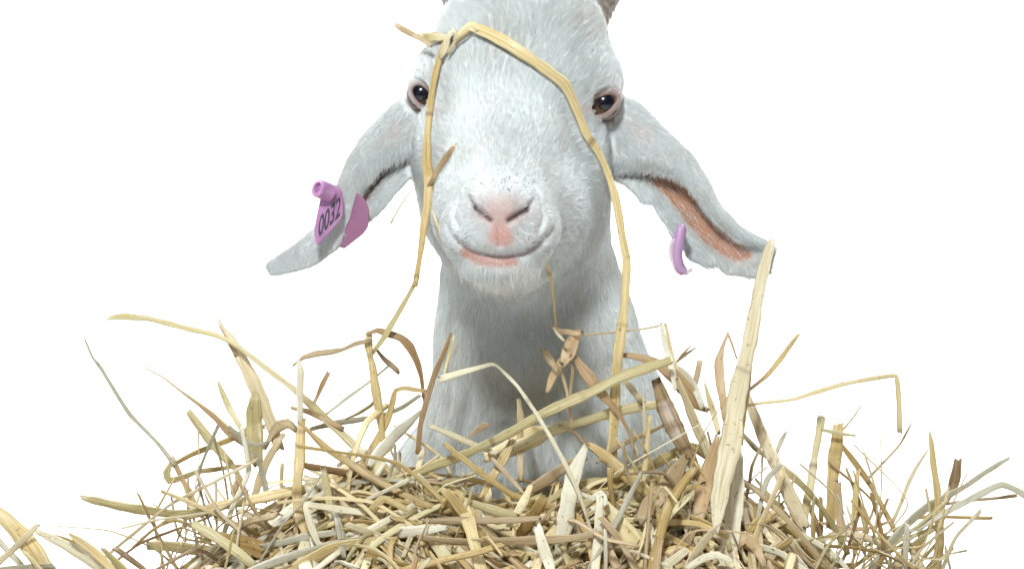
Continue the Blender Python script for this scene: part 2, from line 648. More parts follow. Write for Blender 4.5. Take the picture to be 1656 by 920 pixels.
# ------------------------------------------------------------------ eyes
def build_eye(c, look):
    m, nt, b = new_mat('goat_eye')
    tc = N(nt, 'ShaderNodeTexCoord')
    mp = N(nt, 'ShaderNodeMapping')
    nt.links.new(tc.outputs['Object'], mp.inputs['Vector'])
    sp = N(nt, 'ShaderNodeSeparateXYZ')
    nt.links.new(mp.outputs[0], sp.inputs[0])
    ln = N(nt, 'ShaderNodeCombineXYZ')
    nt.links.new(sp.outputs[0], ln.inputs[0])
    nt.links.new(sp.outputs[1], ln.inputs[1])
    le = N(nt, 'ShaderNodeVectorMath', operation='LENGTH')
    nt.links.new(ln.outputs[0], le.inputs[0])
    nz = N(nt, 'ShaderNodeTexNoise')
    nz.inputs['Scale'].default_value = 500
    nt.links.new(tc.outputs['Object'], nz.inputs['Vector'])
    ma = N(nt, 'ShaderNodeMath', operation='MULTIPLY_ADD')
    nt.links.new(nz.outputs[0], ma.inputs[0])
    ma.inputs[1].default_value = 0.0016
    nt.links.new(le.outputs['Value'], ma.inputs[2])
    mm = N(nt, 'ShaderNodeMath', operation='MULTIPLY')
    nt.links.new(ma.outputs[0], mm.inputs[0])
    mm.inputs[1].default_value = 1 / (EYE_RAD * K)
    r = ramp(nt, [(0.0, (0.004, 0.005, 0.010)), (0.53, (0.006, 0.007, 0.014)), (0.60, (0.11, 0.065, 0.032)), (0.80, (0.18, 0.11, 0.055)),
                  (0.90, (0.07, 0.04, 0.03)), (1.0, (0.35, 0.28, 0.24))], mm.outputs[0])
    nt.links.new(r.outputs[0], b.inputs['Base Color'])
    b.inputs['Roughness'].default_value = 0.25
    b.inputs['Specular IOR Level'].default_value = 0.25
    b.inputs['Coat Weight'].default_value = 0.55
    b.inputs['Coat Roughness'].default_value = 0.03
    bm = bmesh.new()
    bmesh.ops.create_uvsphere(bm, u_segments=48, v_segments=32, radius=EYE_RAD * K)
    for v in bm.verts:                       # corneal bulge
        q = v.co.z / (EYE_RAD * K)
        if q > 0.75:
            v.co *= 1 + 0.10 * (q - 0.75) / 0.25
    me = bpy.data.meshes.new('eye')
    bm.to_mesh(me)
    bm.free()
    me.polygons.foreach_set('use_smooth', [True] * len(me.polygons))
    me.materials.append(m)
    o = bpy.data.objects.new('eye', me)
    COL.objects.link(o)
    o.parent = goat
    o.location = to_m(c)
    o.rotation_euler = Vector(look).to_track_quat('Z', 'Y').to_euler()


build_eye(EYE_R + np.array([0, 2, 0]), (0.10, -1, 0.02))
build_eye(EYE_L + np.array([0, 2, 0]), (-0.12, -1, 0.0))


# ------------------------------------------------------------------ horns
def build_horn(pts, rads):
    n = 24
    vs, fs = [], []
    pts = [np.array(p, float) for p in pts]
    dense, rr = [], []
    m = 50
    ts = np.linspace(0, len(pts) - 1, m)
    for t in ts:
        i = min(int(t), len(pts) - 2)
        f = t - i
        dense.append(pts[i] * (1 - f) + pts[i + 1] * f)
        rr.append(rads[i] * (1 - f) + rads[i + 1] * f)
    dense = np.array(dense)
    for _ in range(8):
        dense[1:-1] = 0.25 * dense[:-2] + 0.5 * dense[1:-1] + 0.25 * dense[2:]
    for i in range(m):
        tg = dense[min(i + 1, m - 1)] - dense[max(i - 1, 0)]
        tg /= np.linalg.norm(tg)
        a = np.cross(tg, [0, 1, 0.2])
        a /= np.linalg.norm(a)
        c = np.cross(tg, a)
        r = rr[i] * (1 + 0.05 * math.sin(i * 1.9))
        for k in range(n):
            an = 2 * math.pi * k / n
            vs.append(dense[i] + a * math.cos(an) * r + c * math.sin(an) * r * 1.15)
    for i in range(m - 1):
        for k in range(n):
            fs.append((i * n + k, i * n + (k + 1) % n, (i + 1) * n + (k + 1) % n, (i + 1) * n + k))
    fs.append(tuple(range((m - 1) * n, m * n)))
    return mesh_obj('horn', to_m(np.array(vs)), fs, m_horn, goat)


m_horn, nt, b = new_mat('horn')
tc = N(nt, 'ShaderNodeTexCoord')
nz = N(nt, 'ShaderNodeTexNoise')
nz.inputs['Scale'].default_value = 220
nz.inputs['Detail'].default_value = 6
nt.links.new(tc.outputs['Object'], nz.inputs['Vector'])
r = ramp(nt, [(0.3, (0.10, 0.085, 0.07)), (0.7, (0.30, 0.26, 0.21))], nz.outputs[0])
nt.links.new(r.outputs[0], b.inputs['Base Color'])
b.inputs['Roughness'].default_value = 0.55
build_horn([P3(945, 55, 60), P3(974, -4, 80), P3(990, -28, 125), P3(1012, -64, 220)], [30, 27, 25, 8])
build_horn([P3(756, 45, 80), P3(742, 2, 100), P3(730, -26, 150), P3(704, -64, 250)], [30, 26, 23, 8])


# ------------------------------------------------------------------ fur: short hair as curves, a child of the goat
def tri_data(me):
    me.calc_loop_triangles()
    t = np.empty(len(me.loop_triangles) * 3, np.int32)
    me.loop_triangles.foreach_get('vertices', t)
    return t.reshape(-1, 3)


tris = tri_data(gme)
bare = np.clip(nose_pad * 1.5, 0, 0.94)
bare = np.maximum(bare, np.clip(lip_pink * 1.2, 0, 0.9))
bare = np.maximum(bare, np.clip(nost * 1.4, 0, 1))
bare = np.maximum(bare, np.clip(1 - (eye_d - EYE_RAD - 5) / 9, 0, 1) * (gU[:, 1] < 60))
bare = np.maximum(bare, gauss(810, 338, 40, 19) * 0.88 * (gU[:, 1] < -200))
bare = np.maximum(bare, canth)
bare = np.maximum(bare, concha * 0.93)
bare = np.maximum(bare, np.clip(lip_dark * 0.9, 0, 1))
bare = np.maximum(bare, blush * 0.35)
dens = 1 - np.clip(bare, 0, 1)
back = np.clip((gU[:, 1] - 330) / 200, 0, 1)
dens = np.where(is_ear, dens * 1.9, dens)
low = np.clip((-430 - gU[:, 2]) / 120, 0, 1)
dens *= 1 - 0.9 * np.maximum(back, low)

# hair length in units of half a millimetre
L = np.full(nv, 15.0)
dn = np.linalg.norm((gU - NOSE) * np.array([1, 0.8, 1]), axis=1)
L = np.where(dn < 260, 7 + 8 * np.clip((dn - 45) / 190, 0, 1), L)
L = np.where(gpy < 90, L + 7 * np.clip((90 - gpy) / 70, 0, 1), L)
L *= np.clip(0.40 + 0.6 * (eye_d - 30) / 40, 0.40, 1)
L += 9 * np.clip((gpy - 300) / 100, 0, 1) * (gU[:, 1] > -120)
L = np.where((gpy > 425) & (gU[:, 1] < -120), 15, L)
neck = (gpy > 440) & (gU[:, 1] > -90)
L = np.where(neck, 17, L)
L = np.where(is_ear, 8.5, L)
fringe = is_ear & (ear_s > 0.90) & (gpy < 425)
rimhair = is_ear & ((ear_s < 0.06) | ((ear_f < 0.08) & (ear_s < .7)))
L = np.where(fringe, 9 + 9 * np.clip((0.75 - ear_t) * 2, 0, 1), L)
L = np.where(rimhair, 11, L)
L = np.where(is_ear & (concha > 0.3), 16, L)

# direction the coat lies in
Fl = (gU - NOSE) * np.array([1.0, 0.6, 1.0])
Fl[:, 2] += 10
top = np.clip((110 - gpy) / 90, 0, 1) * (~is_ear)
wh = gU - P3(850, 60, -60)
wh[:, 2] += 30
Fl = Fl / (np.linalg.norm(Fl, axis=1, keepdims=True) + 1e-6)
wh = wh / (np.linalg.norm(wh, axis=1, keepdims=True) + 1e-6)
Fl = Fl * (1 - 0.6 * top[:, None]) + wh * 0.6 * top[:, None]
# cheeks sweep back and down
ck = np.clip((gU[:, 1] + 110) / 120, 0, 1) * np.clip((gpy - 190) / 120, 0, 1)
Fl = Fl * (1 - ck[:, None]) + np.array([0, 0.35, -1.0]) * ck[:, None] + np.sign(gpx - 830)[:, None] * np.array([0.25, 0, 0]) * ck[:, None]
chin = (gpy > 418) & (gU[:, 1] < -90)
Fl[chin] = Fl[chin] * 0.5 + np.array([0, 0.1, -0.8])
Fl[neck] = np.array([0.05, 0.15, -1.0])
sgn = np.sign(gpx - 828)
e_dir = np.stack([sgn * 0.62, np.zeros(nv), -0.75 * np.ones(nv)], 1)
Fl[is_ear] = e_dir[is_ear]
Fl[fringe] = (np.stack([-sgn * 0.15, -0.05 * np.ones(nv), -np.ones(nv)], 1))[fringe]
body = gU[:, 1] > 360
Fl[body] = np.array([0, 0.8, -0.5])
lift = np.full(nv, 0.18)
lift[neck] = 0.19
lift[is_ear] = 0.2
lift[fringe] = 0.30
lift = np.where(dn < 150, 0.20, lift)
lift = np.where(chin, 0.6, lift)


def wavy(p, f, seed):
    r = np.random.default_rng(seed)
    out = np.zeros((len(p), 3))
    for _ in range(6):
        k = r.normal(size=(3, 3)) * f
        ph = r.uniform(0, 6.28, 3)
        out += np.sin(p @ k + ph)
    return out / 6


def grow(count, weights, len_mul, rad, npts, seed, clump, jitter):
    r = np.random.default_rng(seed)
    a, b_, c_ = gU[tris[:, 0]], gU[tris[:, 1]], gU[tris[:, 2]]
    area = 0.5 * np.linalg.norm(np.cross(b_ - a, c_ - a), axis=1)
    wgt = area * weights[tris].mean(1)
    cs = np.cumsum(wgt)
    ti = np.searchsorted(cs, r.uniform(0, cs[-1], count))
    u, v = r.uniform(size=(2, count))
    fl = u + v > 1
    u[fl], v[fl] = 1 - u[fl], 1 - v[fl]
    bc = np.stack([1 - u - v, u, v], 1)
    T = tris[ti]

    def take(arr):
        return (arr[T] * (bc[..., None] if arr.ndim == 2 else bc)).sum(1)
    root, nrm, fd, ln, lf = take(gU), take(gn.astype(np.float64)), take(Fl), take(L), take(lift)
    nrm /= np.linalg.norm(nrm, axis=1, keepdims=True) + 1e-9
    fd = fd + 0.40 * wavy(root, 0.03, 5) + 0.22 * wavy(root, 0.10, 6) * 0.7 + r.normal(size=fd.shape) * jitter
    fd -= nrm * (fd * nrm).sum(1, keepdims=True)
    fd /= np.linalg.norm(fd, axis=1, keepdims=True) + 1e-9
    ln = ln * len_mul * r.uniform(0.65, 1.2, count) * (1 + 0.25 * wavy(root, 0.06, 9)[:, 0])
    lf = lf * r.uniform(0.6, 1.5, count)
    tip1 = fd * np.cos(lf)[:, None] + nrm * np.sin(lf)[:, None]
    lf2 = lf * 0.35
    tip2 = fd * np.cos(lf2)[:, None] + nrm * np.sin(lf2)[:, None]
    cl = 1 - 0.6 * take(np.maximum(is_ear, np.clip((170 - dn) / 60, 0, 1)))
    # clumps: ends gather towards a neighbour's end
    pts = np.zeros((count, npts, 3))
    for k in range(npts):
        s = k / (npts - 1)
        d = tip1 * (1 - 0.5 * s) + tip2 * 0.5 * s
        pts[:, k] = root + d * (ln * s)[:, None]
    if clump > 0:
        nc = count // 20
        cid = r.choice(count, nc, replace=False)
        kd = KDTree(nc)
        for q, i in enumerate(cid):
            kd.insert(root[i], q)
        kd.balance()
        near = np.array([kd.find(p)[1] for p in root])
        cpt = pts[cid[near]]
        dist = np.linalg.norm(root - root[cid[near]], axis=1)
        for k in range(1, npts):
            s = k / (npts - 1)
            wgt = clump * cl * s * np.clip(1.4 - dist / 12, 0, 1)
            pts[:, k] = pts[:, k] * (1 - wgt[:, None]) + cpt[:, k] * wgt[:, None]
    return pts


def curves_obj(name, pts, rad, mat, parent):
    n, k, _ = pts.shape
    cu = bpy.data.hair_curves.new(name)
    cu.add_curves([k] * n)
    cu.attributes['position'].data.foreach_set('vector', to_m(pts.reshape(-1, 3)).astype(np.float32).ravel())
    ra = cu.attributes.get('radius') or cu.attributes.new('radius', 'FLOAT', 'POINT')
    prof = rad * K * np.linspace(1, 0.25, k)
    ra.data.foreach_set('value', np.tile(prof, n).astype(np.float32))
    cu.materials.append(mat)
    o = bpy.data.objects.new(name, cu)
    COL.objects.link(o)
    o.parent = parent
    return o


def hair_mat(name, lo, hi, rough=0.6):
    m, nt, b = new_mat(name)
    hi_ = N(nt, 'ShaderNodeHairInfo')
    r = ramp(nt, [(0.0, lo), (1.0, hi)], hi_.outputs['Random'])
    tcx = N(nt, 'ShaderNodeTexCoord')
    nzx = N(nt, 'ShaderNodeTexNoise')
    nzx.inputs['Scale'].default_value = 26
    nzx.inputs['Detail'].default_value = 5
    nt.links.new(tcx.outputs['Object'], nzx.inputs['Vector'])
    dirt = ramp(nt, [(0.42, (1, 1, 1)), (0.75, (0.88, 0.84, 0.80))], nzx.outputs[0])
    dm = N(nt, 'ShaderNodeMix', data_type='RGBA', blend_type='MULTIPLY')
    dm.inputs[0].default_value = 1.0
    nt.links.new(r.outputs[0], dm.inputs[6])
    nt.links.new(dirt.outputs[0], dm.inputs[7])
    nt.links.new(dm.outputs[2], b.inputs['Base Color'])
    b.inputs['Roughness'].default_value = rough
    b.inputs['Specular IOR Level'].default_value = 0.25
    tr = N(nt, 'ShaderNodeBsdfTranslucent')
    nt.links.new(r.outputs[0], tr.inputs['Color'])
    mxs = N(nt, 'ShaderNodeMixShader')
    mxs.inputs[0].default_value = 0.10
    nt.links.new(b.outputs[0], mxs.inputs[1])
    nt.links.new(tr.outputs[0], mxs.inputs[2])
    nt.links.new(mxs.outputs[0], nt.nodes['Material Output'].inputs['Surface'])
    return m


m_fur = hair_mat('white_fur', (0.54, 0.583, 0.576), (0.86, 0.896, 0.89))
m_whisk = hair_mat('whisker_hair', (0.66, 0.64, 0.58), (0.86, 0.85, 0.80))
curves_obj('fur', grow(FUR_COUNT, dens, 1.05, 0.3, 4, 21, 0.55, 0.12), 0.21, m_fur, goat)
fr_w = (is_ear & (ear_s > 0.93) & (ear_t > 0.1) & (ear_t < 0.9)) * 1.0
keep_lift = lift.copy()
lift[fr_w > 0] = 0.35
curves_obj('ear_hair', grow(1500, fr_w, 1.35, 0.3, 5, 41, 0.5, 0.25), 0.42, m_fur, goat)
lift = keep_lift
wk = np.zeros(nv)
wk[(gU[:, 1] < -150) & (gpy > 418) & (gpy < 470)] = 1
wk[(gU[:, 1] < -200) & (gpy > 375) & (gpy < 412)] = 0.10
wk[(gU[:, 1] < -200) & (gpy > 300) & (gpy < 345) & (np.abs(gpx - 810) > 62)] = 0.25
curves_obj('whiskers', grow(340, wk, 2.4, 0.3, 6, 31, 0.0, 0.16), 0.30, m_whisk, goat)
m_bristle = hair_mat('dark_bristle', (0.05, 0.04, 0.04), (0.16, 0.13, 0.12))
wk = np.clip(gauss(752, 388, 15, 9) + gauss(853, 390, 18, 9) + 0.5 * gauss(815, 297, 30, 12), 0, 1) * (gU[:, 1] < -200)
keep_L, keep_lift = L.copy(), lift.copy()
L[:] = 5.5
lift[:] = 0.9
curves_obj('bristles', grow(70, wk, 0.8, 0.5, 3, 51, 0.0, 0.3), 0.5, m_bristle, goat)
L, lift = keep_L, keep_lift


# ------------------------------------------------------------------ straw materials
def straw_mat(name, dark, mid, light, rough=0.33, transl=0.12):
    m, nt, b = new_mat(name)
    uv = N(nt, 'ShaderNodeUVMap', uv_map='UVMap')
    sp = N(nt, 'ShaderNodeSeparateXYZ')
    nt.links.new(uv.outputs[0], sp.inputs[0])
    oi = N(nt, 'ShaderNodeObjectInfo')
    # streaks along the stalk
    mp = N(nt, 'ShaderNodeMapping')
    mp.inputs['Scale'].default_value = (25, 7, 1)
    nt.links.new(uv.outputs[0], mp.inputs['Vector'])
    ad = N(nt, 'ShaderNodeVectorMath', operation='ADD')
    nt.links.new(mp.outputs[0], ad.inputs[0])
    sc_ = N(nt, 'ShaderNodeVectorMath', operation='SCALE')
    cb = N(nt, 'ShaderNodeCombineXYZ')
    tn = N(nt, 'ShaderNodeAttribute', attribute_name='tint')
    su = N(nt, 'ShaderNodeMath', operation='ADD')
    nt.links.new(tn.outputs['Fac'], su.inputs[0])
    nt.links.new(oi.outputs['Random'], su.inputs[1])
    for i in range(3):
        nt.links.new(su.outputs[0], cb.inputs[i])
    nt.links.new(cb.outputs[0], sc_.inputs[0])
    sc_.inputs['Scale'].default_value = 57.3
    nt.links.new(sc_.outputs[0], ad.inputs[1])
    n1 = N(nt, 'ShaderNodeTexNoise')
    n1.inputs['Scale'].default_value = 1.0
    n1.inputs['Detail'].default_value = 5
    n1.inputs['Roughness'].default_value = 0.6
    nt.links.new(ad.outputs[0], n1.inputs['Vector'])
    mp2 = N(nt, 'ShaderNodeVectorMath', operation='MULTIPLY')
    mp2.inputs[1].default_value = (0.8, 4.0, 1)
    nt.links.new(ad.outputs[0], mp2.inputs[0])
    n2 = N(nt, 'ShaderNodeTexNoise')
    n2.inputs['Scale'].default_value = 1.0
    n2.inputs['Detail'].default_value = 3
    nt.links.new(mp2.outputs[0], n2.inputs['Vector'])
    # overall tone of this stalk + streaks
    fr = N(nt, 'ShaderNodeMath', operation='FRACT')
    nt.links.new(su.outputs[0], fr.inputs[0])
    t1 = N(nt, 'ShaderNodeMath', operation='MULTIPLY_ADD')
    nt.links.new(fr.outputs[0], t1.inputs[0])
    t1.inputs[1].default_value = 0.55
    t1.inputs[2].default_value = -0.275
    t2 = N(nt, 'ShaderNodeMath', operation='MULTIPLY_ADD')
    nt.links.new(n1.outputs[0], t2.inputs[0])
    t2.inputs[1].default_value = 0.75
    nt.links.new(t1.outputs[0], t2.inputs[2])
    t3 = N(nt, 'ShaderNodeMath', operation='MULTIPLY_ADD')
    nt.links.new(n2.outputs[0], t3.inputs[0])
    t3.inputs[1].default_value = 0.6
    nt.links.new(t2.outputs[0], t3.inputs[2])
    r = ramp(nt, [(0.32, dark), (0.64, mid), (0.96, light)], t3.outputs[0])
    # darker rings at the joints
    nd = N(nt, 'ShaderNodeAttribute', attribute_name='joint')
    mx = N(nt, 'ShaderNodeMix', data_type='RGBA')
    nt.links.new(nd.outputs['Fac'], mx.inputs[0])
    n3 = N(nt, 'ShaderNodeTexNoise')
    n3.inputs['Scale'].default_value = 1.0
    n3.inputs['Detail'].default_value = 2
    mp3 = N(nt, 'ShaderNodeVectorMath', operation='MULTIPLY')
    mp3.inputs[1].default_value = (9.0, 0.8, 1)
    nt.links.new(ad.outputs[0], mp3.inputs[0])
    nt.links.new(mp3.outputs[0], n3.inputs['Vector'])
    sp_ = ramp(nt, [(0.27, (0.45, 0.36, 0.26)), (0.36, (1, 1, 1))], n3.outputs[0])
    ml = N(nt, 'ShaderNodeMix', data_type='RGBA', blend_type='MULTIPLY')
    ml.inputs[0].default_value = 0.8
    nt.links.new(r.outputs[0], ml.inputs[6])
    nt.links.new(sp_.outputs[0], ml.inputs[7])
    nt.links.new(ml.outputs[2], mx.inputs[6])
    mx.inputs[7].default_value = (0.16, 0.085, 0.03, 1)
    nt.links.new(mx.outputs[2], b.inputs['Base Color'])
    b.inputs['Roughness'].default_value = rough
    b.inputs['Specular IOR Level'].default_value = 0.5
    bp = N(nt, 'ShaderNodeBump')
    bp.inputs['Strength'].default_value = 0.6
    bp.inputs['Distance'].default_value = 0.0006
    nt.links.new(n2.outputs[0], bp.inputs['Height'])
    nt.links.new(bp.outputs[0], b.inputs['Normal'])
    tr = N(nt, 'ShaderNodeBsdfTranslucent')
    nt.links.new(mx.outputs[2], tr.inputs['Color'])
    ms = N(nt, 'ShaderNodeMixShader')
    ms.inputs[0].default_value = transl
    nt.links.new(b.outputs[0], ms.inputs[1])
    nt.links.new(tr.outputs[0], ms.inputs[2])
    nt.links.new(ms.outputs[0], nt.nodes['Material Output'].inputs['Surface'])
    return m


SM = {
    'gold': straw_mat('golden_straw', (0.30, 0.185, 0.062), (0.62, 0.455, 0.185), (0.82, 0.70, 0.41)),
    'cream': straw_mat('pale_straw', (0.52, 0.42, 0.24), (0.76, 0.68, 0.46), (0.88, 0.85, 0.70)),
    'brown': straw_mat('brown_straw', (0.23, 0.15, 0.075), (0.48, 0.35, 0.19), (0.68, 0.54, 0.34)),
    'green': straw_mat('greenish_straw', (0.31, 0.25, 0.10), (0.58, 0.49, 0.24), (0.79, 0.71, 0.44)),
    'grey': straw_mat('grey_straw', (0.29, 0.265, 0.185), (0.50, 0.47, 0.345), (0.68, 0.65, 0.51)),
    'pink': straw_mat('pinkish_straw', (0.37, 0.26, 0.14), (0.63, 0.50, 0.29), (0.82, 0.72, 0.50)),
    'leaf': straw_mat('dry_leaf', (0.29, 0.165, 0.07), (0.54, 0.37, 0.19), (0.70, 0.53, 0.32)),
}


# ------------------------------------------------------------------ one stalk
def resample(pts, step=7.0):
    """Catmull-Rom through the given points (x, y, z, width); tight bends stay tight."""
    P = np.array(pts, float)
    if len(P) == 2:
        P = np.array([P[0], P[0] * 0.5 + P[1] * 0.5, P[1]])
    Q = np.concatenate([[2 * P[0] - P[1]], P, [2 * P[-1] - P[-2]]])
    out = []
    for i in range(1, len(Q) - 2):
        p0, p1, p2, p3 = Q[i - 1:i + 3]
        seg = np.linalg.norm(p2[:3] - p1[:3])
        n = max(2, int(seg / step))
        m1 = (p2 - p0) * 0.32
        m2 = (p3 - p1) * 0.32
        # limit the tangents to the segment so that sharp kinks do not overshoot
        for m in (m1, m2):
            l = np.linalg.norm(m[:3])
            if l > seg * 0.6:
                m *= seg * 0.6 / l
        for k in range(n):
            t = k / n
            h = (2 * t ** 3 - 3 * t ** 2 + 1, t ** 3 - 2 * t ** 2 + t, -2 * t ** 3 + 3 * t ** 2, t ** 3 - t ** 2)
            out.append(h[0] * p1 + h[1] * m1 + h[2] * p2 + h[3] * m2)
    out.append(P[-1])
    return np.array(out)


def stalk_mesh(path, flat, roll, r, nsec=10, joints=(), ragged=True):
    """Ribbon-like tube along path (n x 4). Returns verts, faces, uv per vertex (u, v), joint mask."""
    n = len(path)
    c = path[:, :3].copy()
    w = path[:, 3].copy()
    s = np.concatenate([[0], np.cumsum(np.linalg.norm(np.diff(c, axis=0), axis=1))])
    # slight natural waver
    a1, a2 = r.uniform(0, 6.28, 2)
    tg = np.gradient(c, axis=0)
    tg /= np.linalg.norm(tg, axis=1, keepdims=True) + 1e-9
    up = np.array([0, -1.0, 0.15])
    side = np.cross(tg, up)
    ln = np.linalg.norm(side, axis=1, keepdims=True)
    bad = ln[:, 0] < 0.2
    side = side / (ln + 1e-9)
    if bad.any():
        side[bad] = np.array([0.6, 0, 0.8])
    nrm = np.cross(side, tg)
    nrm /= np.linalg.norm(nrm, axis=1, keepdims=True) + 1e-9
    side = np.cross(tg, nrm)
    c += side * (0.05 * w * np.sin(s / 31 + a1))[:, None] + nrm * (0.06 * w * np.sin(s / 23 + a2))[:, None]
    rl = roll + 0.35 * np.sin(s / 70 + a2)
    A = side * np.cos(rl)[:, None] + nrm * np.sin(rl)[:, None]
    B = -side * np.sin(rl)[:, None] + nrm * np.cos(rl)[:, None]
    w = w * (1 + 0.07 * np.sin(s / 17 + a2) + 0.05 * np.sin(s / 6.5 + a1))
    jm = np.zeros(n)
    for j in joints:
        g = np.exp(-((s - j) / 2.2) ** 2)
        w = w * (1 + 0.16 * np.exp(-((s - j) / 4.0) ** 2))
        jm = np.maximum(jm, g * 0.7)
    ang = 2 * np.pi * np.arange(nsec) / nsec
    gro = 1 + 0.10 * np.cos(3 * ang + a1)          # shallow lengthwise grooves
    vs = np.zeros((n, nsec, 3))
    for k in range(nsec):
        ca, sa = math.cos(ang[k]), math.sin(ang[k])
        th = np.maximum(flat * w, 1.3)
        vs[:, k] = c + A * (0.5 * w * ca * gro[k])[:, None] + B * (0.5 * th * (sa + 0.35 * (ca * ca - 0.5)) * gro[k])[:, None]
    if ragged:                                      # torn ends
        for e, sg in ((0, -1), (n - 1, 1)):
            vs[e] += tg[e] * (sg * r.uniform(0, 1.3, nsec) * min(w[e], 9))[:, None]
    fs = []
    for i in range(n - 1):
        for k in range(nsec):
            fs.append((i * nsec + k, i * nsec + (k + 1) % nsec, (i + 1) * nsec + (k + 1) % nsec, (i + 1) * nsec + k))
    fs.append(tuple(reversed(range(nsec))))
    fs.append(tuple(range((n - 1) * nsec, n * nsec)))
    u = np.repeat(s * K, nsec)
    v = np.tile(np.abs(ang / np.pi - 1), n)
    return vs.reshape(-1, 3), fs, np.stack([u, v], 1), np.repeat(jm, nsec)


def finish(name, V, Fs, UV, J, T, mat):
    o = mesh_obj(name, to_m(np.array(V)), Fs, mat)
    me = o.data
    li = np.empty(len(me.loops), np.int32)
    me.loops.foreach_get('vertex_index', li)
    uvl = me.uv_layers.new(name='UVMap')
    uvl.data.foreach_set('uv', np.asarray(UV, np.float32)[li].ravel())
    a = me.attributes.new('joint', 'FLOAT', 'POINT')
    a.data.foreach_set('value', np.asarray(J, np.float32))
    a = me.attributes.new('tint', 'FLOAT', 'POINT')
    a.data.foreach_set('value', np.asarray(T, np.float32))
    return o


def drape(path, clear):
    """Lay a path on the goat: wherever the skin would come through, lift the stalk just in front of it."""
    out = path.copy()
    for i, p in enumerate(path):
        f = 1 + p[1] * K / CAM_D
        d = skin_depth(p[0] / f + 828, 460 - p[2] / f)
        if d is not None and d - clear < p[1]:
            q = P3(p[0] / f + 828, 460 - p[2] / f, d - clear)
            out[i, :3] = q
    for _ in range(10):
        sm = out.copy()
        sm[1:-1, 1] = 0.25 * out[:-2, 1] + 0.5 * out[1:-1, 1] + 0.25 * out[2:, 1]
        out[:, 1] = np.minimum(out[:, 1], sm[:, 1]) if _ < 7 else sm[:, 1]
    return out


straw_rng = np.random.default_rng(77)


def straw(label, tone, pts, w=(-60, -60), width=8, flat=0.3, roll=None, on_goat=0, joints=(), group=None, name='straw_stalk', cat='straw stalk'):
    """pts: photo positions (x, y[, width[, depth]]) of one stalk from end to end; w: depth at the first and the last."""
    r = straw_rng
    q = np.array([p[:2] for p in pts], float)
    s = np.concatenate([[0], np.cumsum(np.linalg.norm(np.diff(q, axis=0), axis=1))])
    s /= s[-1]
    path = []
    for p, t in zip(pts, s):
        d = p[3] if len(p) > 3 else w[0] + (w[1] - w[0]) * t + 5 * math.sin(7 * t + len(pts))
        path.append([*P3(p[0], p[1], d), p[2] if len(p) > 2 and p[2] else width])
    path = resample(path)
    if on_goat:
        path = drape(path, on_goat)
    tot = np.linalg.norm(np.diff(path[:, :3], axis=0), axis=1).sum()
    V, Fs, UV, J = stalk_mesh(path, flat, r.uniform(-0.45, 0.45) if roll is None else roll, r, 12, [j * tot for j in joints])
    o = finish(name, V, Fs, UV, J, np.zeros(len(V)), SM[tone])
    return tag(o, label, cat, group)


# ------------------------------------------------------------------ ear tags
m_tag, nt, b = new_mat('pink_plastic')
tc = N(nt, 'ShaderNodeTexCoord')
nz = N(nt, 'ShaderNodeTexNoise')
nz.inputs['Scale'].default_value = 150
nz.inputs['Detail'].default_value = 5
nt.links.new(tc.outputs['Object'], nz.inputs['Vector'])
r = ramp(nt, [(0.3, (0.35, 0.16, 0.33)), (0.65, (0.50, 0.265, 0.48))], nz.outputs[0])
nt.links.new(r.outputs[0], b.inputs['Base Color'])
b.inputs['Roughness'].default_value = 0.42
b.inputs['Subsurface Weight'].default_value = 0.2
b.inputs['Subsurface Scale'].default_value = 0.003
m_tag2, nt, b = new_mat('dusky_pink_plastic')
b.inputs['Base Color'].default_value = (0.27, 0.115, 0.20, 1)
b.inputs['Roughness'].default_value = 0.5
m_ink, nt, b = new_mat('grey_ink')
b.inputs['Base Color'].default_value = (0.07, 0.055, 0.075, 1)
b.inputs['Roughness'].default_value = 0.7
m_tagpale, nt, b = new_mat('milky_plastic')
b.inputs['Base Color'].default_value = (0.66, 0.55, 0.64, 1)
b.inputs['Roughness'].default_value = 0.4
b.inputs['Subsurface Weight'].default_value = 0.4
b.inputs['Subsurface Scale'].default_value = 0.004


def plate(name, pix, depth, thick, mat, parent, bevel=2.2):
    """Solid plate from an outline of photo positions; depth is a function of (px, py)."""
    bm = bmesh.new()
    fr = [bm.verts.new(to_m(P3(x, y, depth(x, y)))) for x, y in pix]
    bk = [bm.verts.new(to_m(P3(x, y, depth(x, y) + thick))) for x, y in pix]
    n = len(pix)
    bm.faces.new(fr)
    bm.faces.new(bk[::-1])
    for i in range(n):
        bm.faces.new((fr[(i + 1) % n], fr[i], bk[i], bk[(i + 1) % n]))
    bmesh.ops.recalc_face_normals(bm, faces=bm.faces)
    ed = [e for e in bm.edges if not all(len(f.verts) == 4 for f in e.link_faces)]
    bmesh.ops.bevel(bm, geom=ed, offset=bevel * K, segments=3, affect='EDGES', profile=0.5)
    me = bpy.data.meshes.new(name)
    bm.to_mesh(me)
    bm.free()
    me.polygons.foreach_set('use_smooth', [True] * len(me.polygons))
    me.set_sharp_from_angle(angle=0.9)
    me.materials.append(mat)
    o = bpy.data.objects.new(name, me)
    COL.objects.link(o)
    o.parent = parent
    return o


def rounded(pix, rad, n=4):
    out = []
    m = len(pix)
    for i in range(m):
        p, a, c = np.array(pix[i], float), np.array(pix[i - 1], float), np.array(pix[(i + 1) % m], float)
        ua, uc = (a - p) / np.linalg.norm(a - p), (c - p) / np.linalg.norm(c - p)
        r_ = min(rad, 0.45 * np.linalg.norm(a - p), 0.45 * np.linalg.norm(c - p))
        for k in range(n + 1):
            t = k / n
            out.append(tuple((p + ua * r_) * (1 - t) ** 2 + p * 2 * t * (1 - t) + (p + uc * r_) * t ** 2))
    return out


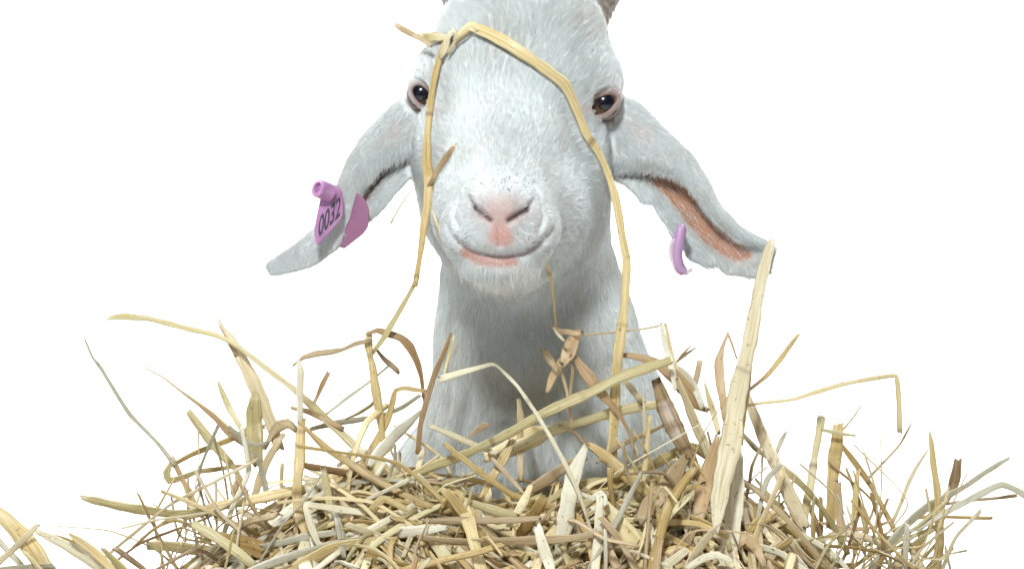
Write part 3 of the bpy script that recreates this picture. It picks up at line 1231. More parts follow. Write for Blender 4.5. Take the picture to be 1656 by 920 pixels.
def lathe(name, a, b_, prof, mat, parent, seg=28):
    """Turned piece along a->b; prof: (fraction along, radius)."""
    a, b_ = np.array(a, float), np.array(b_, float)
    ax = b_ - a
    t = ax / np.linalg.norm(ax)
    s = np.cross(t, [0, 0.3, 1])
    s /= np.linalg.norm(s)
    q = np.cross(t, s)
    vs, fs = [], []
    for f, rr in prof:
        for k in range(seg):
            an = 2 * math.pi * k / seg
            vs.append(a + ax * f + s * math.cos(an) * rr + q * math.sin(an) * rr)
    for i in range(len(prof) - 1):
        for k in range(seg):
            fs.append((i * seg + k, i * seg + (k + 1) % seg, (i + 1) * seg + (k + 1) % seg, (i + 1) * seg + k))
    o = mesh_obj(name, to_m(np.array(vs)), fs, mat, parent)
    o.data.set_sharp_from_angle(angle=0.8)
    return o


def thing(name, at, label, cat, group=None):
    o = bpy.data.objects.new(name, None)
    o.empty_display_size = 0.01
    COL.objects.link(o)
    return tag(o, label, cat, group)


tagged = thing('ear_tag', None, 'pink plastic ear tag numbered 0032 clipped through a drooping ear', 'ear tag', 'ear tags')
dfront = lambda x, y: -62 + 0.35 * (x - 530)
front_o = plate('front_panel', rounded([(520, 312), (541, 298), (553, 308), (556, 330), (555, 351), (546, 362), (514, 397), (509, 390), (508, 370), (514, 340)], 5), dfront, 5, m_tag, tagged)
rim = rounded([(518, 318), (541, 301), (551, 310), (553, 330), (552, 350), (544, 360), (514, 392), (511, 388), (511, 370), (517, 342)], 4)
lathe('stud', P3(533, 312, -62), P3(513, 304, -80), [(0, 14.5), (0.12, 14.5), (0.3, 15), (0.45, 14.6), (0.62, 15), (0.95, 14.6), (1.0, 13), (1.0, 9), (0.8, 8), (0.8, 0.05)], m_tag, tagged)
plate('back_panel', rounded([(577, 310), (590, 322), (597, 338), (596, 366), (588, 378), (556, 403), (549, 398), (551, 384), (566, 352), (572, 328)], 5),
      lambda x, y: -34 - 0.25 * (x - 575), 5, m_tag2, tagged)
lathe('pin', P3(535, 314, -60), P3(548, 326, 12), [(0, 0.05), (0, 6), (1, 6), (1, 0.05)], m_tag, tagged)

# the number, printed as a thin raised print on the panel
fc = bpy.data.curves.new('digits', 'FONT')
fc.body = '0032'
fc.size = 1.0
fc.extrude = 0.0
fc.offset = 0.022
fo = bpy.data.objects.new('digits_source', fc)
COL.objects.link(fo)
dgr = bpy.context.evaluated_depsgraph_get()
tm = bpy.data.meshes.new_from_object(fo.evaluated_get(dgr))
bpy.data.objects.remove(fo)
co = np.array([v.co[:] for v in tm.vertices])
x0, x1 = co[:, 0].min(), co[:, 0].max()
y0, y1 = co[:, 1].min(), co[:, 1].max()
tv = []
for x, y, _ in co:
    a = (x - x0) / (x1 - x0)
    h = (y - y0) / (y1 - y0)
    px = 514 + 36 * a + 2.5 * h
    py = 385.5 - 36.0 * a - 35 * h
    tv.append(P3(px, py, dfront(px, py) - 0.5))
dg_o = mesh_obj('digits', to_m(np.array(tv)), [tuple(p.vertices) for p in tm.polygons], m_ink, front_o, smooth=False)
bpy.data.meshes.remove(tm)

m_tagl, nt, b = new_mat('lilac_plastic')
b.inputs['Base Color'].default_value = (0.47, 0.29, 0.50, 1)
b.inputs['Roughness'].default_value = 0.4
b.inputs['Subsurface Weight'].default_value = 0.4
b.inputs['Subsurface Scale'].default_value = 0.003

tag2 = thing('ear_tag', None, 'thin lilac ear tag seen edge on, hanging below the brown inside of an ear', 'ear tag', 'ear tags')


def strip(name, pts, wid, thick, mat, parent, across=(0.25, 0.95, 0.1)):
    """Bent band of plastic; pts (px, py, depth)."""
    path = resample([[*P3(*p), wid] for p in pts], 3)
    c = path[:, :3]
    tg = np.gradient(c, axis=0)
    tg /= np.linalg.norm(tg, axis=1, keepdims=True)
    ac = np.array(across, float)
    ac = ac[None] - tg * (tg @ ac)[:, None]
    ac /= np.linalg.norm(ac, axis=1, keepdims=True)
    nn = np.cross(tg, ac)
    n = len(c)
    prof = [(-.5, -.3), (-.47, -.5), (.47, -.5), (.5, -.3), (.5, .3), (.47, .5), (-.47, .5), (-.5, .3)]
    e = np.ones(n)
    e[:3] = [.55, .8, .95]
    e[-3:] = [.95, .8, .55]
    vs = []
    for i in range(n):
        for p, q in prof:
            vs.append(c[i] + ac[i] * p * wid * e[i] + nn[i] * q * thick)
    m = len(prof)
    fs = [(i * m + k, i * m + (k + 1) % m, (i + 1) * m + (k + 1) % m, (i + 1) * m + k) for i in range(n - 1) for k in range(m)]
    fs += [tuple(reversed(range(m))), tuple(range((n - 1) * m, n * m))]
    return mesh_obj(name, to_m(np.array(vs)), fs, mat, parent)


strip('front_panel', [(1103, 364, -60), (1101, 380, -64), (1098, 398, -66), (1096, 414, -64), (1099, 430, -60), (1106, 440, -54)], 24, 8, m_tagl, tag2, (0.38, 0.9, 0.1))
strip('back_panel', [(1093, 386, -20), (1091, 400, -18), (1092, 416, -18), (1098, 430, -22), (1106, 441, -34), (1117, 438, -30)], 30, 5, m_tagpale, tag2, (0.55, 0.8, 0.1))
lathe('stud', P3(1104, 372, -52), P3(1094, 390, 10), [(0, 0.05), (0, 7), (0.5, 7), (0.5, 10), (0.9, 9), (1, 7), (1, 0.05)], m_tagl, tag2)


# ------------------------------------------------------------------ straws one can tell apart
G_HEAD = "straws lying over the goat's head"
G_LEFT = 'stalks standing up left of the goat'
G_RIGHT = 'stalks standing up right of the goat'
G_NECK = "straws in front of the goat's neck"
G_HEAP = 'large straws on top of the heap'
G_CORNER = 'straws of the loose bundle in the lower left corner'

# on the head
straw("long flat golden straw running from the forehead past the eye on the brown-lined ear's side", 'gold',
      [(763, 44, 15), (785, 52, 19), (815, 66, 18), (852, 90, 17), (885, 114, 17), (912, 136, 16), (922, 155, 15), (932, 178, 15), (948, 215, 14), (966, 243, 13),
       (978, 268, 13), (988, 297, 13), (998, 335, 13), (1007, 383, 13), (1014, 420, 13), (1012, 465, 14), (1006, 525, 15), (1000, 575, 17), (995, 640, 17), (988, 735, 18)],
      w=(-10, -120), on_goat=14, flat=.22, roll=.1, joints=(.36, .745), group=G_HEAD)
straw('long thin golden straw hanging from the forehead across the eye nearest the numbered tag', 'gold',
      [(722, 70, 10), (714, 88, 11), (706, 115, 11), (699, 150, 9), (694, 185, 10), (691, 220, 12), (691, 260, 14), (695, 290, 16), (692, 330, 14), (686, 362, 12), (681, 400, 10), (673, 455, 9)],
      w=(-20, -120), on_goat=13, flat=.25, roll=.1, joints=(.3, .58, .985), group=G_HEAD)
straw('thin greenish straw end slanting down to a knotted stalk beside the neck', 'green',
      [(674, 452, 7), (660, 480, 8), (640, 515, 9), (622, 545, 11), (606, 566, 8)], w=(-120, -70), flat=.3, group=G_LEFT)
straw('short brown twig end branching off the straw beside the nose', 'leaf', [(697, 296, 8), (706, 278, 9), (718, 258, 11), (733, 239, 9)], w=(-84, -100), on_goat=13, flat=.4, group=G_HEAD)
straw('small blunt pinkish straw end poking out past the forehead', 'pink', [(643, 43, 8), (652, 49, 11), (670, 59, 9), (695, 73, 6)], w=(-10, -60), on_goat=12, flat=.45, group=G_HEAD)
straw('short olive flat straw lying across the temple under the pinkish end', 'green', [(681, 60, 12), (695, 63, 17), (710, 62, 16), (724, 60, 12)], w=(-20, -30), on_goat=9, flat=.25, group=G_HEAD)
straw('twisted leaf loop of pale straw on the forehead', 'cream',
      [(716, 86, 9), (721, 76, 11), (724, 62, 10), (733, 50, 9), (740, 54, 10), (738, 68, 10), (727, 84, 8)], w=(-40, -40), on_goat=17, flat=.25, roll=.3, group=G_HEAD)
straw('short curled golden straw knot at the top of the forehead', 'gold', [(737, 62, 7), (746, 54, 12), (756, 46, 14), (766, 40, 11), (770, 46, 7)], w=(-40, -40), on_goat=15, flat=.35, group=G_HEAD)
straw('dark thin straw edge curving under the knot on the forehead', 'brown', [(722, 84, 3), (732, 78, 4), (741, 66, 4), (752, 58, 4), (766, 46, 3)], w=(-40, -40), on_goat=14, flat=.6, group=G_HEAD)
straw('hair-thin straw fibre floating beside the cheek', 'green', [(672, 296, 1.5), (660, 315, 2.5), (646, 335, 3), (633, 359, 3.5)], w=(-100, -60), flat=.6, group=G_HEAD)
straw('thin straw sliver lying on the cheek beside the nose', 'gold', [(697, 335, 2.5), (706, 358, 4), (713, 378, 3.5), (718, 398, 2)], w=(-90, -90), on_goat=12, flat=.5, group=G_HEAD)
straw('thin golden straw hanging from the corner of the mouth', 'gold', [(877, 410, 2.5), (884, 426, 4), (889, 442, 5.5), (893, 462, 4), (896, 492, 3.5), (899, 532, 3)], w=(-195, -110), flat=.5, joints=(.3,), group=G_NECK)

# in front of the neck
straw('folded orange-brown leaf hanging at the end of the mouth straw', 'leaf', [(934, 541, 14), (927, 552, 22), (920, 568, 24), (912, 583, 12)], w=(-112, -108), flat=.16, roll=.3, group=G_NECK)
straw('small brown leaf flap folded over the orange leaf', 'leaf', [(895, 529, 5), (906, 535, 9), (920, 536, 10), (934, 540, 5)], w=(-112, -118), flat=.3, group=G_NECK)
straw('pale torn leaf edge beside the orange leaf', 'cream', [(897, 532, 4), (903, 541, 5), (911, 549, 4)], w=(-122, -122), flat=.4, group=G_NECK)
straw('brown leaf tail slanting down from the orange leaf', 'leaf', [(917, 574, 12), (905, 592, 14), (894, 612, 12), (886, 632, 6)], w=(-106, -96), flat=.22, group=G_NECK)
straw('small dark leaf scrap left of the orange leaf', 'brown', [(882, 570, 10), (889, 582, 13), (897, 594, 9)], w=(-98, -102), flat=.2, group=G_NECK)
straw('thin level straw reaching from the orange leaf to a bent stalk', 'pink', [(932, 542, 3), (965, 540, 3.5), (1000, 537, 3), (1040, 532, 3.5), (1070, 526, 4)], w=(-114, -60), flat=.6, group=G_NECK)
straw('twin pale straw blade bent down from the thin level straw', 'cream', [(1069, 527, 7), (1074, 548, 8), (1080, 572, 10), (1088, 600, 12), (1093, 625, 10)], w=(-62, -90), flat=.25, group=G_NECK)
straw('narrow pale straw blade beside the twin bent blade', 'gold', [(1077, 527, 5), (1082, 548, 6), (1087, 575, 8), (1096, 600, 8)], w=(-50, -70), flat=.3, group=G_NECK)
straw('orange dead leaf with holes slanting across the neck', 'leaf', [(925, 570, 6), (935, 586, 12), (948, 606, 18), (962, 626, 20), (980, 646, 15), (1000, 668, 8), (1018, 700, 5), (1026, 728, 4)], w=(-104, -120), flat=.15, group=G_NECK)
straw('dark wiry straw under the orange leaf', 'brown', [(907, 592, 4), (911, 612, 5), (916, 632, 5), (919, 650, 4), (922, 668, 6), (925, 690, 4)], w=(-96, -110), flat=.5, group=G_NECK)
straw('second dark wiry straw curving under the orange leaf', 'brown', [(920, 582, 4), (926, 598, 5), (924, 620, 5), (921, 642, 4)], w=(-98, -104), flat=.5, group=G_NECK)
straw('long thick greenish straw slanting up across the whole neck', 'green',
      [(630, 778, 13), (668, 768, 14), (708, 752, 15), (745, 738, 15), (790, 716, 14), (830, 697, 15), (875, 672, 16), (915, 653, 16), (955, 634, 16), (1000, 611, 16), (1040, 598, 17), (1080, 585, 14)],
      w=(-150, -112), flat=.35, joints=(.36, .7), group=G_NECK)
straw('second thick greenish straw lying lower across the neck', 'green', [(800, 735, 16), (850, 716, 18), (900, 694, 17), (945, 680, 17), (985, 668, 17), (1025, 660, 18), (1062, 655, 14)], w=(-104, -84), flat=.35, joints=(.4,), group=G_NECK)
straw('pale straw with a broad cut end bent over the middle of the neck', 'cream',
      [(716, 611, 13), (740, 604, 12), (770, 596, 9), (796, 589, 6), (804, 592, 4), (818, 605, 5), (838, 626, 6), (866, 666, 6), (890, 706, 6.5), (906, 736, 7), (930, 782, 7), (948, 830, 7), (957, 862, 6)],
      w=(-80, -190), flat=.35, joints=(.26, .42), group=G_NECK)
straw('brown twig end standing before the neck beside the pale bent straw', 'leaf', [(728, 541, 4), (721, 560, 8), (711, 585, 10), (701, 610, 10), (690, 648, 9), (680, 685, 9), (676, 725, 8)], w=(-50, -110), flat=.35, group=G_NECK)
straw('short olive straw tip beside the brown twig on the neck', 'green', [(734, 545, 6), (729, 565, 7), (723, 585, 6), (718, 606, 4)], w=(-50, -56), flat=.35, group=G_NECK)
straw('pale green straw piece tucked under the long thick straw beside the hanging golden one', 'cream', [(1008, 612, 9), (1020, 628, 11), (1034, 645, 11)], w=(-96, -92), flat=.3, group=G_NECK)
straw('thin upright straw splinter before the lower neck', 'pink', [(1040, 636, 3), (1041, 665, 6), (1042, 702, 5)], w=(-125, -130), flat=.4, group=G_NECK)
straw('slim tan straw standing upright before the lower neck', 'gold', [(1051, 676, 6), (1047, 715, 8), (1042, 760, 8), (1040, 780, 6)], w=(-130, -160), flat=.35, group=G_NECK)
straw('short brown spear-shaped straw end at the base of the neck', 'brown', [(745, 716, 3), (764, 702, 5), (780, 691, 12), (789, 687, 5)], w=(-90, -80), flat=.3, group=G_NECK)
straw('short stub of straw standing behind the long thick straw', 'pink', [(839, 652, 7), (841, 675, 12), (841, 705, 11), (842, 770, 9)], w=(-80, -100), flat=.3, group=G_NECK)
straw('big brown weathered leaf arching beside the neck', 'leaf', [(1004, 574, 5), (1018, 574, 9), (1040, 578, 13), (1065, 588, 18), (1090, 607, 22), (1110, 632, 24), (1128, 655, 18), (1142, 662, 8)], w=(-80, -70), flat=.2, group=G_NECK)
straw('dark brown jointed stalk leaning beside the shoulder', 'brown', [(1064, 622, 16), (1075, 650, 26), (1088, 680, 27), (1102, 712, 26), (1118, 745, 20), (1125, 760, 16)], w=(-86, -130), flat=.45, joints=(.24, .5), group=G_NECK)
straw('pale flat straw leaning against the dark brown jointed stalk', 'cream', [(1098, 618, 10), (1112, 650, 14), (1128, 690, 17), (1143, 725, 17), (1152, 752, 12)], w=(-96, -130), flat=.25, group=G_NECK)
straw('greyish thin straw running down beside the jointed stalk', 'grey', [(1082, 588, 12), (1105, 604, 14), (1122, 626, 13), (1134, 655, 10)], w=(-64, -80), flat=.25, group=G_NECK)
straw('forked straw tip of thin splinters above the shoulder', 'pink', [(1094, 586, 4), (1103, 574, 6), (1116, 560, 2)], w=(-60, -56), flat=.4, group=G_RIGHT)
straw('second thin splinter of the forked tip above the shoulder', 'brown', [(1094, 586, 3), (1108, 574, 5), (1124, 563, 2)], w=(-60, -64), flat=.4, group=G_RIGHT)
straw('blunt brown stub rising behind the grey straw', 'brown', [(1131, 589, 9), (1128, 603, 11), (1122, 625, 9)], w=(-50, -60), flat=.5, group=G_RIGHT)
straw('narrow pointed straw stub between the blunt stub and the orange blade', 'green', [(1141, 624, 5), (1146, 645, 9), (1153, 668, 10), (1160, 695, 8)], w=(-60, -80), flat=.35, group=G_RIGHT)
straw('frayed fibrous straw twist at the foot of the neck', 'grey', [(598, 752, 14), (618, 728, 18), (640, 704, 18), (664, 682, 14), (676, 670, 7)], w=(-100, -60), flat=.4, group=G_NECK)
straw('short crossing straw low on the neck, pale and bent', 'cream', [(700, 690, 8), (735, 706, 10), (770, 722, 9), (800, 732, 7)], w=(-118, -120), flat=.3, group=G_NECK)
straw('broad tan leaf lying under the thick greenish straws', 'gold', [(790, 736, 16), (820, 724, 30), (860, 706, 32), (890, 698, 16)], w=(-88, -84), flat=.12, group=G_NECK)
straw('narrow leaf dropping from the broad tan leaf', 'gold', [(826, 716, 12), (812, 742, 18), (798, 766, 14), (780, 800, 10)], w=(-110, -150), flat=.2, group=G_NECK)
straw('dark bent straw crossing the hollow below the chest', 'brown', [(797, 743, 5), (815, 762, 8), (832, 780, 7), (846, 796, 5)], w=(-130, -140), flat=.5, group=G_NECK)
straw('broad shaded brown straw crossing the hollow below the chest', 'brown', [(845, 798, 14), (880, 776, 18), (915, 754, 17), (940, 742, 14)], w=(-70, -60), flat=.3, group=G_NECK)  # dark brown carries the shadow of the hollow in its colour
straw('wiry brown root winding in the hollow beside the flat cream leaf', 'brown', [(908, 690, 5), (930, 700, 5), (944, 716, 7), (962, 730, 6), (978, 748, 5)], w=(-100, -130), flat=.6, group=G_NECK)
straw('thin dark straw bridging the gap beside the slim tan straw', 'brown', [(968, 745, 5), (1000, 722, 8), (1035, 705, 8), (1072, 688, 6)], w=(-130, -90), flat=.5, group=G_NECK)

# standing on the numbered-tag side
straw('long arching pale stalk with a swollen tip, farthest above the heap', 'green',
      [(180, 514, 9), (195, 512, 12), (215, 513, 12), (240, 515, 8), (270, 522, 10), (310, 533, 10), (350, 543, 9), (385, 561, 10), (430, 595, 12), (473, 628, 13), (505, 658, 14), (530, 681, 14), (556, 704, 14), (585, 731, 13)],
      w=(60, -40), flat=.4, group=G_LEFT)
straw('broad frayed brown blade rising steeply through the arching stalk', 'pink', [(352, 513, 2), (362, 532, 6), (374, 550, 16), (392, 585, 22), (411, 622, 24), (428, 658, 24), (442, 690, 20), (450, 720, 16)], w=(40, -10), flat=.15, roll=.1, group=G_LEFT)
straw('thin splinter beside the frayed top of the brown blade', 'pink', [(349, 517, 1.5), (362, 540, 3), (380, 572, 5)], w=(32, 20), flat=.4, group=G_LEFT)
straw('long wavy grey-green stem at the far edge, ending at a hooked joint', 'grey', [(137, 548, 4), (142, 560, 5), (150, 578, 5), (163, 594, 6), (185, 630, 7), (210, 670, 7), (233, 694, 6), (258, 720, 7), (281, 749, 8)], w=(40, 20), flat=.5, joints=(.2, .99), group=G_LEFT)
straw('short brown jointed stem running from the hooked joint into the heap', 'leaf', [(281, 746, 11), (290, 765, 11), (297, 780, 10), (305, 796, 15), (314, 812, 9), (330, 840, 7), (345, 900, 6)], w=(20, -80), flat=.45, group=G_LEFT)
straw('tapering stem with a dark wire-thin tip slanting down into the heap', 'leaf', [(224, 588, 1.5), (243, 599, 2.5), (265, 611, 3), (295, 634, 4), (320, 652, 6), (345, 672, 11), (372, 700, 14), (400, 717, 16), (418, 722, 14)], w=(30, -10), flat=.4, group=G_LEFT)
straw('short grey-green blade tip behind the tapering stem', 'green', [(354, 619, 4), (360, 634, 9), (370, 657, 10), (384, 683, 9), (398, 706, 8)], w=(50, 40), flat=.35, group=G_LEFT)
straw('pale green tube of straw with a round cut top', 'green', [(308, 669, 12), (324, 689, 14), (345, 716, 14), (366, 741, 13), (378, 755, 9), (388, 775, 9), (398, 800, 8), (412, 825, 8)], w=(-30, -60), flat=.7, joints=(.55,), group=G_LEFT)
straw('thin tan straw slanting from the hooked joint up behind the pale tube', 'gold', [(288, 746, 7), (312, 733, 8), (342, 721, 9), (372, 710, 10), (400, 695, 9), (425, 690, 7)], w=(20, 0), flat=.4, group=G_LEFT)
straw('hooked green straw bent back on itself below the joint', 'green', [(276, 750, 6), (270, 764, 12), (274, 776, 13), (292, 772, 10), (318, 762, 8), (350, 758, 8), (385, 753, 6), (402, 752, 4)], w=(14, 0), flat=.4, group=G_LEFT)
straw('stout upright olive stub with a round top', 'green', [(411, 646, 18), (410, 662, 27), (411, 685, 29), (414, 715, 28), (416, 745, 22)], w=(0, -10), flat=.5, group=G_LEFT)
straw('tall white straw standing upright below the bent thin arm', 'cream', [(484, 588, 7), (487, 600, 11), (486, 640, 12), (485, 692, 12)], w=(-100, -104), flat=.3, group=G_LEFT)
straw('thin brown arm of straw bent level from the top of the tall white straw', 'pink', [(477, 589, 4), (490, 579, 7), (512, 573, 10), (535, 570, 10), (556, 565, 7), (575, 556, 9), (596, 551, 7)], w=(-100, -80), flat=.35, group=G_LEFT)
straw('tall tan stalk continuing down from the tall white straw', 'gold', [(489, 684, 10), (485, 705, 16), (483, 740, 17), (480, 780, 16), (480, 805, 15), (485, 838, 16), (498, 866, 14), (515, 890, 11), (528, 910, 8)], w=(-110, -220), flat=.4, roll=.2, joints=(.07, .48, .64), group=G_LEFT)
straw('long orange-edged straw sloping down from the top of the tall tan stalk', 'gold', [(486, 684, 5), (505, 702, 8), (530, 725, 11), (560, 745, 12), (595, 768, 13), (640, 792, 13), (680, 811, 12), (713, 825, 7)], w=(-116, -190), flat=.4, group=G_LEFT)
straw('knotted upright straw in the middle of the tag side, topped by a white joint', 'gold', [(597, 545, 9), (597, 560, 14), (599, 576, 9), (603, 592, 13), (607, 625, 14), (612, 660, 14), (617, 695, 12), (620, 715, 9)], w=(-70, -80), flat=.45, joints=(.19,), group=G_LEFT)
straw('brown leaf arching from the knotted straw down beside the neck', 'leaf', [(596, 540, 6), (610, 535, 9), (628, 541, 12), (648, 548, 14), (662, 562, 18), (674, 585, 13), (681, 608, 8), (685, 640, 6), (688, 660, 5)], w=(-70, -70), flat=.2, roll=.2, group=G_LEFT)
straw('short stubby twig hanging from the knotted straw', 'brown', [(611, 568, 5), (620, 580, 8), (630, 589, 9), (640, 598, 8)], w=(-60, -50), flat=.5, group=G_LEFT)
straw('thin grey straw slanting behind the knotted straw', 'grey', [(626, 594, 3.5), (600, 615, 5.5), (565, 640, 6.5), (530, 667, 6)], w=(-30, -10), flat=.5, group=G_LEFT)
straw('pale blue-grey straw lying nearly level behind the knotted straw', 'grey', [(676, 641, 6), (650, 658, 7), (620, 670, 8), (580, 678, 9), (545, 683, 10), (505, 693, 8)], w=(-20, 0), flat=.4, group=G_LEFT)
straw('short brown straw end leaning behind the arching stalk', 'leaf', [(529, 607, 7), (522, 621, 9), (514, 640, 7), (506, 656, 5)], w=(10, 10), flat=.4, group=G_LEFT)
straw('kinked tan straw folded over like a hairpin beside the neck', 'gold', [(690, 632, 5), (672, 630, 7), (655, 627, 8), (640, 631, 8), (636, 645, 10), (631, 668, 11), (622, 690, 12), (608, 715, 13), (590, 740, 12), (575, 756, 9)], w=(-76, -70), flat=.3, group=G_LEFT)
straw('short brown straw crossing behind the tall white straw', 'leaf', [(474, 660, 6), (495, 664, 9), (520, 674, 10), (550, 690, 8)], w=(-30, -20), flat=.4, group=G_LEFT)
straw('thin tan straw leaning between the blue-grey straw and the knot', 'brown', [(562, 676, 4), (580, 668, 7), (600, 655, 7), (606, 648, 5)], w=(-10, -20), flat=.4, group=G_LEFT)
straw('curled brown leaf crumpled beside the olive stub', 'pink', [(430, 722, 6), (440, 702, 12), (452, 690, 18), (466, 686, 16), (474, 692, 8)], w=(-10, -20), flat=.25, group=G_LEFT)
straw('pale twisted straw strip under the olive stub', 'pink', [(408, 812, 10), (418, 780, 13), (430, 750, 14), (446, 722, 12), (456, 706, 8)], w=(-30, -20), flat=.25, group=G_LEFT)
straw('narrow greyish strip beside the pale twisted strip', 'grey', [(432, 805, 8), (428, 780, 9), (421, 755, 8), (412, 735, 8)], w=(-36, -30), flat=.3, group=G_LEFT)
straw('wide grey blade lying under the tapering stem', 'grey', [(375, 694, 8), (395, 712, 16), (412, 722, 18), (428, 718, 10)], w=(-14, -16), flat=.2, group=G_LEFT)
straw('small amber bud-like straw end beside the pale tube', 'leaf', [(382, 786, 8), (380, 795, 12), (384, 808, 7)], w=(-70, -70), flat=.7, group=G_LEFT)

# level ones on the tag side
straw('long pale green straw sticking straight out over the white on the tag side', 'green', [(138, 806, 8), (150, 809, 13), (185, 816, 15), (230, 823, 15), (275, 830, 14), (306, 832, 15), (320, 828, 14)], w=(-40, -110), flat=.6, roll=.1, group=G_LEFT)
straw('tan continuation of the sticking-out straw running up into the heap', 'gold', [(304, 833, 12), (330, 824, 17), (365, 815, 18), (400, 810, 19), (440, 801, 20), (470, 794, 19), (520, 782, 19), (575, 756, 18)], w=(-106, -110), flat=.4, group=G_LEFT)
straw('broad blunt grey-green straw lying level below the sticking-out straw', 'green', [(246, 881, 16), (262, 880, 19), (300, 884, 20), (340, 890, 20), (385, 893, 18), (420, 892, 14)], w=(-60, -120), flat=.4, group=G_LEFT)
straw('pale greenish flat straw with a jagged torn end slanting through the heap edge', 'green', [(316, 850, 12), (335, 860, 16), (362, 878, 16), (388, 896, 16), (408, 912, 14)], w=(-180, -220), flat=.3, group=G_HEAP)
straw('broad tan flat straw sloping down at the heap edge', 'gold', [(330, 862, 14), (370, 876, 24), (410, 884, 27), (450, 900, 28), (490, 920, 26), (520, 938, 22)], w=(-150, -230), flat=.25, group=G_HEAP)
straw('thin dark stem dropping below the sticking-out straw', 'brown', [(307, 840, 4), (316, 866, 5), (326, 900, 5)], w=(-100, -130), flat=.6, group=G_LEFT)
straw('pale blade of the chaff tuft at the heap edge', 'green', [(298, 806, 4), (310, 818, 9), (326, 832, 9)], w=(-90, -100), flat=.25, group=G_LEFT)
straw('thin awn of the chaff tuft pointing up', 'brown', [(330, 795, 1.5), (338, 812, 4), (346, 830, 6)], w=(-80, -96), flat=.4, group=G_LEFT)
straw('second awn of the chaff tuft, longer and bent', 'gold', [(346, 784, 1.5), (358, 800, 4), (372, 818, 6)], w=(-76, -96), flat=.4, group=G_LEFT)
straw('pink-grey straw lying under the tan continuation', 'pink', [(392, 828, 12), (420, 845, 15), (450, 864, 14), (472, 878, 10)], w=(-150, -190), flat=.3, group=G_HEAP)
straw('grey-green straw with a split end lying low beside the white bent straw', 'grey', [(428, 882, 8), (460, 876, 11), (500, 866, 12), (545, 860, 10)], w=(-200, -205), flat=.35, group=G_HEAP)
straw('slim pinkish straw standing upright at the heap edge', 'pink', [(397, 800, 3), (392, 830, 5), (386, 860, 5), (382, 890, 5)], w=(-150, -190), flat=.4, group=G_HEAP)

# the numbered-tag side corner
straw('broad tan stem bundle running out of the lower corner', 'gold', [(-20, 812, 16), (8, 838, 24), (35, 868, 28), (62, 902, 30), (88, 940, 30)], w=(-120, -180), flat=.4, group=G_CORNER)
straw('pinkish brown straw crossing the broad stem in the corner', 'pink', [(58, 852, 7), (45, 866, 10), (22, 888, 11), (-10, 915, 11)], w=(-170, -150), flat=.45, group=G_CORNER)
straw('grey short straw crossing behind the pinkish one in the corner', 'grey', [(-8, 866, 10), (10, 886, 11), (36, 914, 9)], w=(-110, -120), flat=.4, group=G_CORNER)
straw('long whitish straw strip beside the broad stem in the corner', 'cream', [(56, 858, 7), (85, 872, 14), (120, 890, 18), (155, 912, 18), (190, 940, 16)], w=(-150, -190), flat=.25, group=G_CORNER)
straw('thin outer straw edge of the corner bundle', 'green', [(60, 858, 3), (100, 868, 4), (140, 884, 5), (170, 904, 5), (196, 930, 5)], w=(-140, -180), flat=.5, group=G_CORNER)
straw('tan straw with a pointed torn tip in the corner bundle', 'gold', [(112, 863, 4), (125, 873, 11), (148, 889, 13), (172, 910, 14), (196, 940, 14)], w=(-170, -210), flat=.3, group=G_CORNER)
straw('round-ended brown straw at the inner edge of the corner bundle', 'brown', [(190, 888, 8), (204, 898, 10), (225, 914, 9), (250, 935, 9)], w=(-170, -200), flat=.5, group=G_CORNER)
straw('frayed olive straw between the pointed and the round-ended one', 'green', [(168, 888, 7), (184, 904, 12), (205, 926, 12)], w=(-180, -205), flat=.3, group=G_CORNER)
straw('level grey straw along the bottom of the corner', 'grey', [(-10, 922, 10), (35, 916, 11), (80, 914, 9)], w=(-190, -185), flat=.4, group=G_CORNER)

# standing on the other side
straw('very long broad straw leaning against the ear tip, cream below', 'cream',
      [(1248, 391, 10), (1244, 403, 17), (1236, 438, 18), (1224, 492, 21), (1213, 548, 24), (1202, 605, 28), (1190, 662, 32), (1180, 722, 33), (1171, 772, 31), (1164, 815, 24), (1158, 856, 9)],
      w=(-40, -300), flat=.16, roll=.05, joints=(.46,), group=G_RIGHT)
straw('tall gold straw standing close behind the very long broad one', 'gold', [(1214, 590, 6), (1210, 625, 9), (1203, 665, 12), (1196, 710, 14)], w=(-110, -170), flat=.3, group=G_RIGHT)
straw('broad cream straw standing below the tall gold one', 'cream', [(1196, 740, 14), (1192, 780, 24), (1186, 830, 27), (1180, 880, 28), (1172, 945, 28)], w=(-190, -280), flat=.18, roll=.05, group=G_RIGHT)
straw('orange-tan pointed blade beside the very long broad straw', 'leaf', [(1177, 541, 5), (1169, 562, 9), (1164, 585, 15), (1165, 615, 16), (1169, 645, 14), (1174, 675, 12)], w=(-50, -90), flat=.25, group=G_RIGHT)
straw('thin folded tip of the orange-tan blade', 'leaf', [(1178, 541, 4), (1184, 556, 4), (1191, 578, 3)], w=(-48, -60), flat=.4, group=G_RIGHT)
straw('short blunt gold straw pointing up and out above the bent wire-like one', 'gold', [(1289, 544, 7), (1278, 559, 9), (1262, 582, 9), (1240, 608, 8), (1212, 630, 5)], w=(-20, -100), flat=.55, group=G_RIGHT)
straw('long wire-like brown straw with its end bent sharply down', 'gold', [(1205, 656, 4), (1240, 650, 5.5), (1280, 646, 6.5), (1320, 634, 8), (1360, 622, 8), (1400, 613, 8), (1438, 607, 7), (1449, 607, 7), (1452, 618, 9), (1454, 650, 9), (1455, 692, 8)], w=(-110, -30), flat=.6, roll=.1, group=G_RIGHT)
straw('broad pink-tan leaf curving down behind the cream straws', 'pink', [(1208, 640, 12), (1220, 675, 18), (1236, 715, 18), (1254, 752, 20), (1270, 785, 22), (1285, 820, 22), (1300, 850, 18)], w=(-40, -120), flat=.18, group=G_RIGHT)
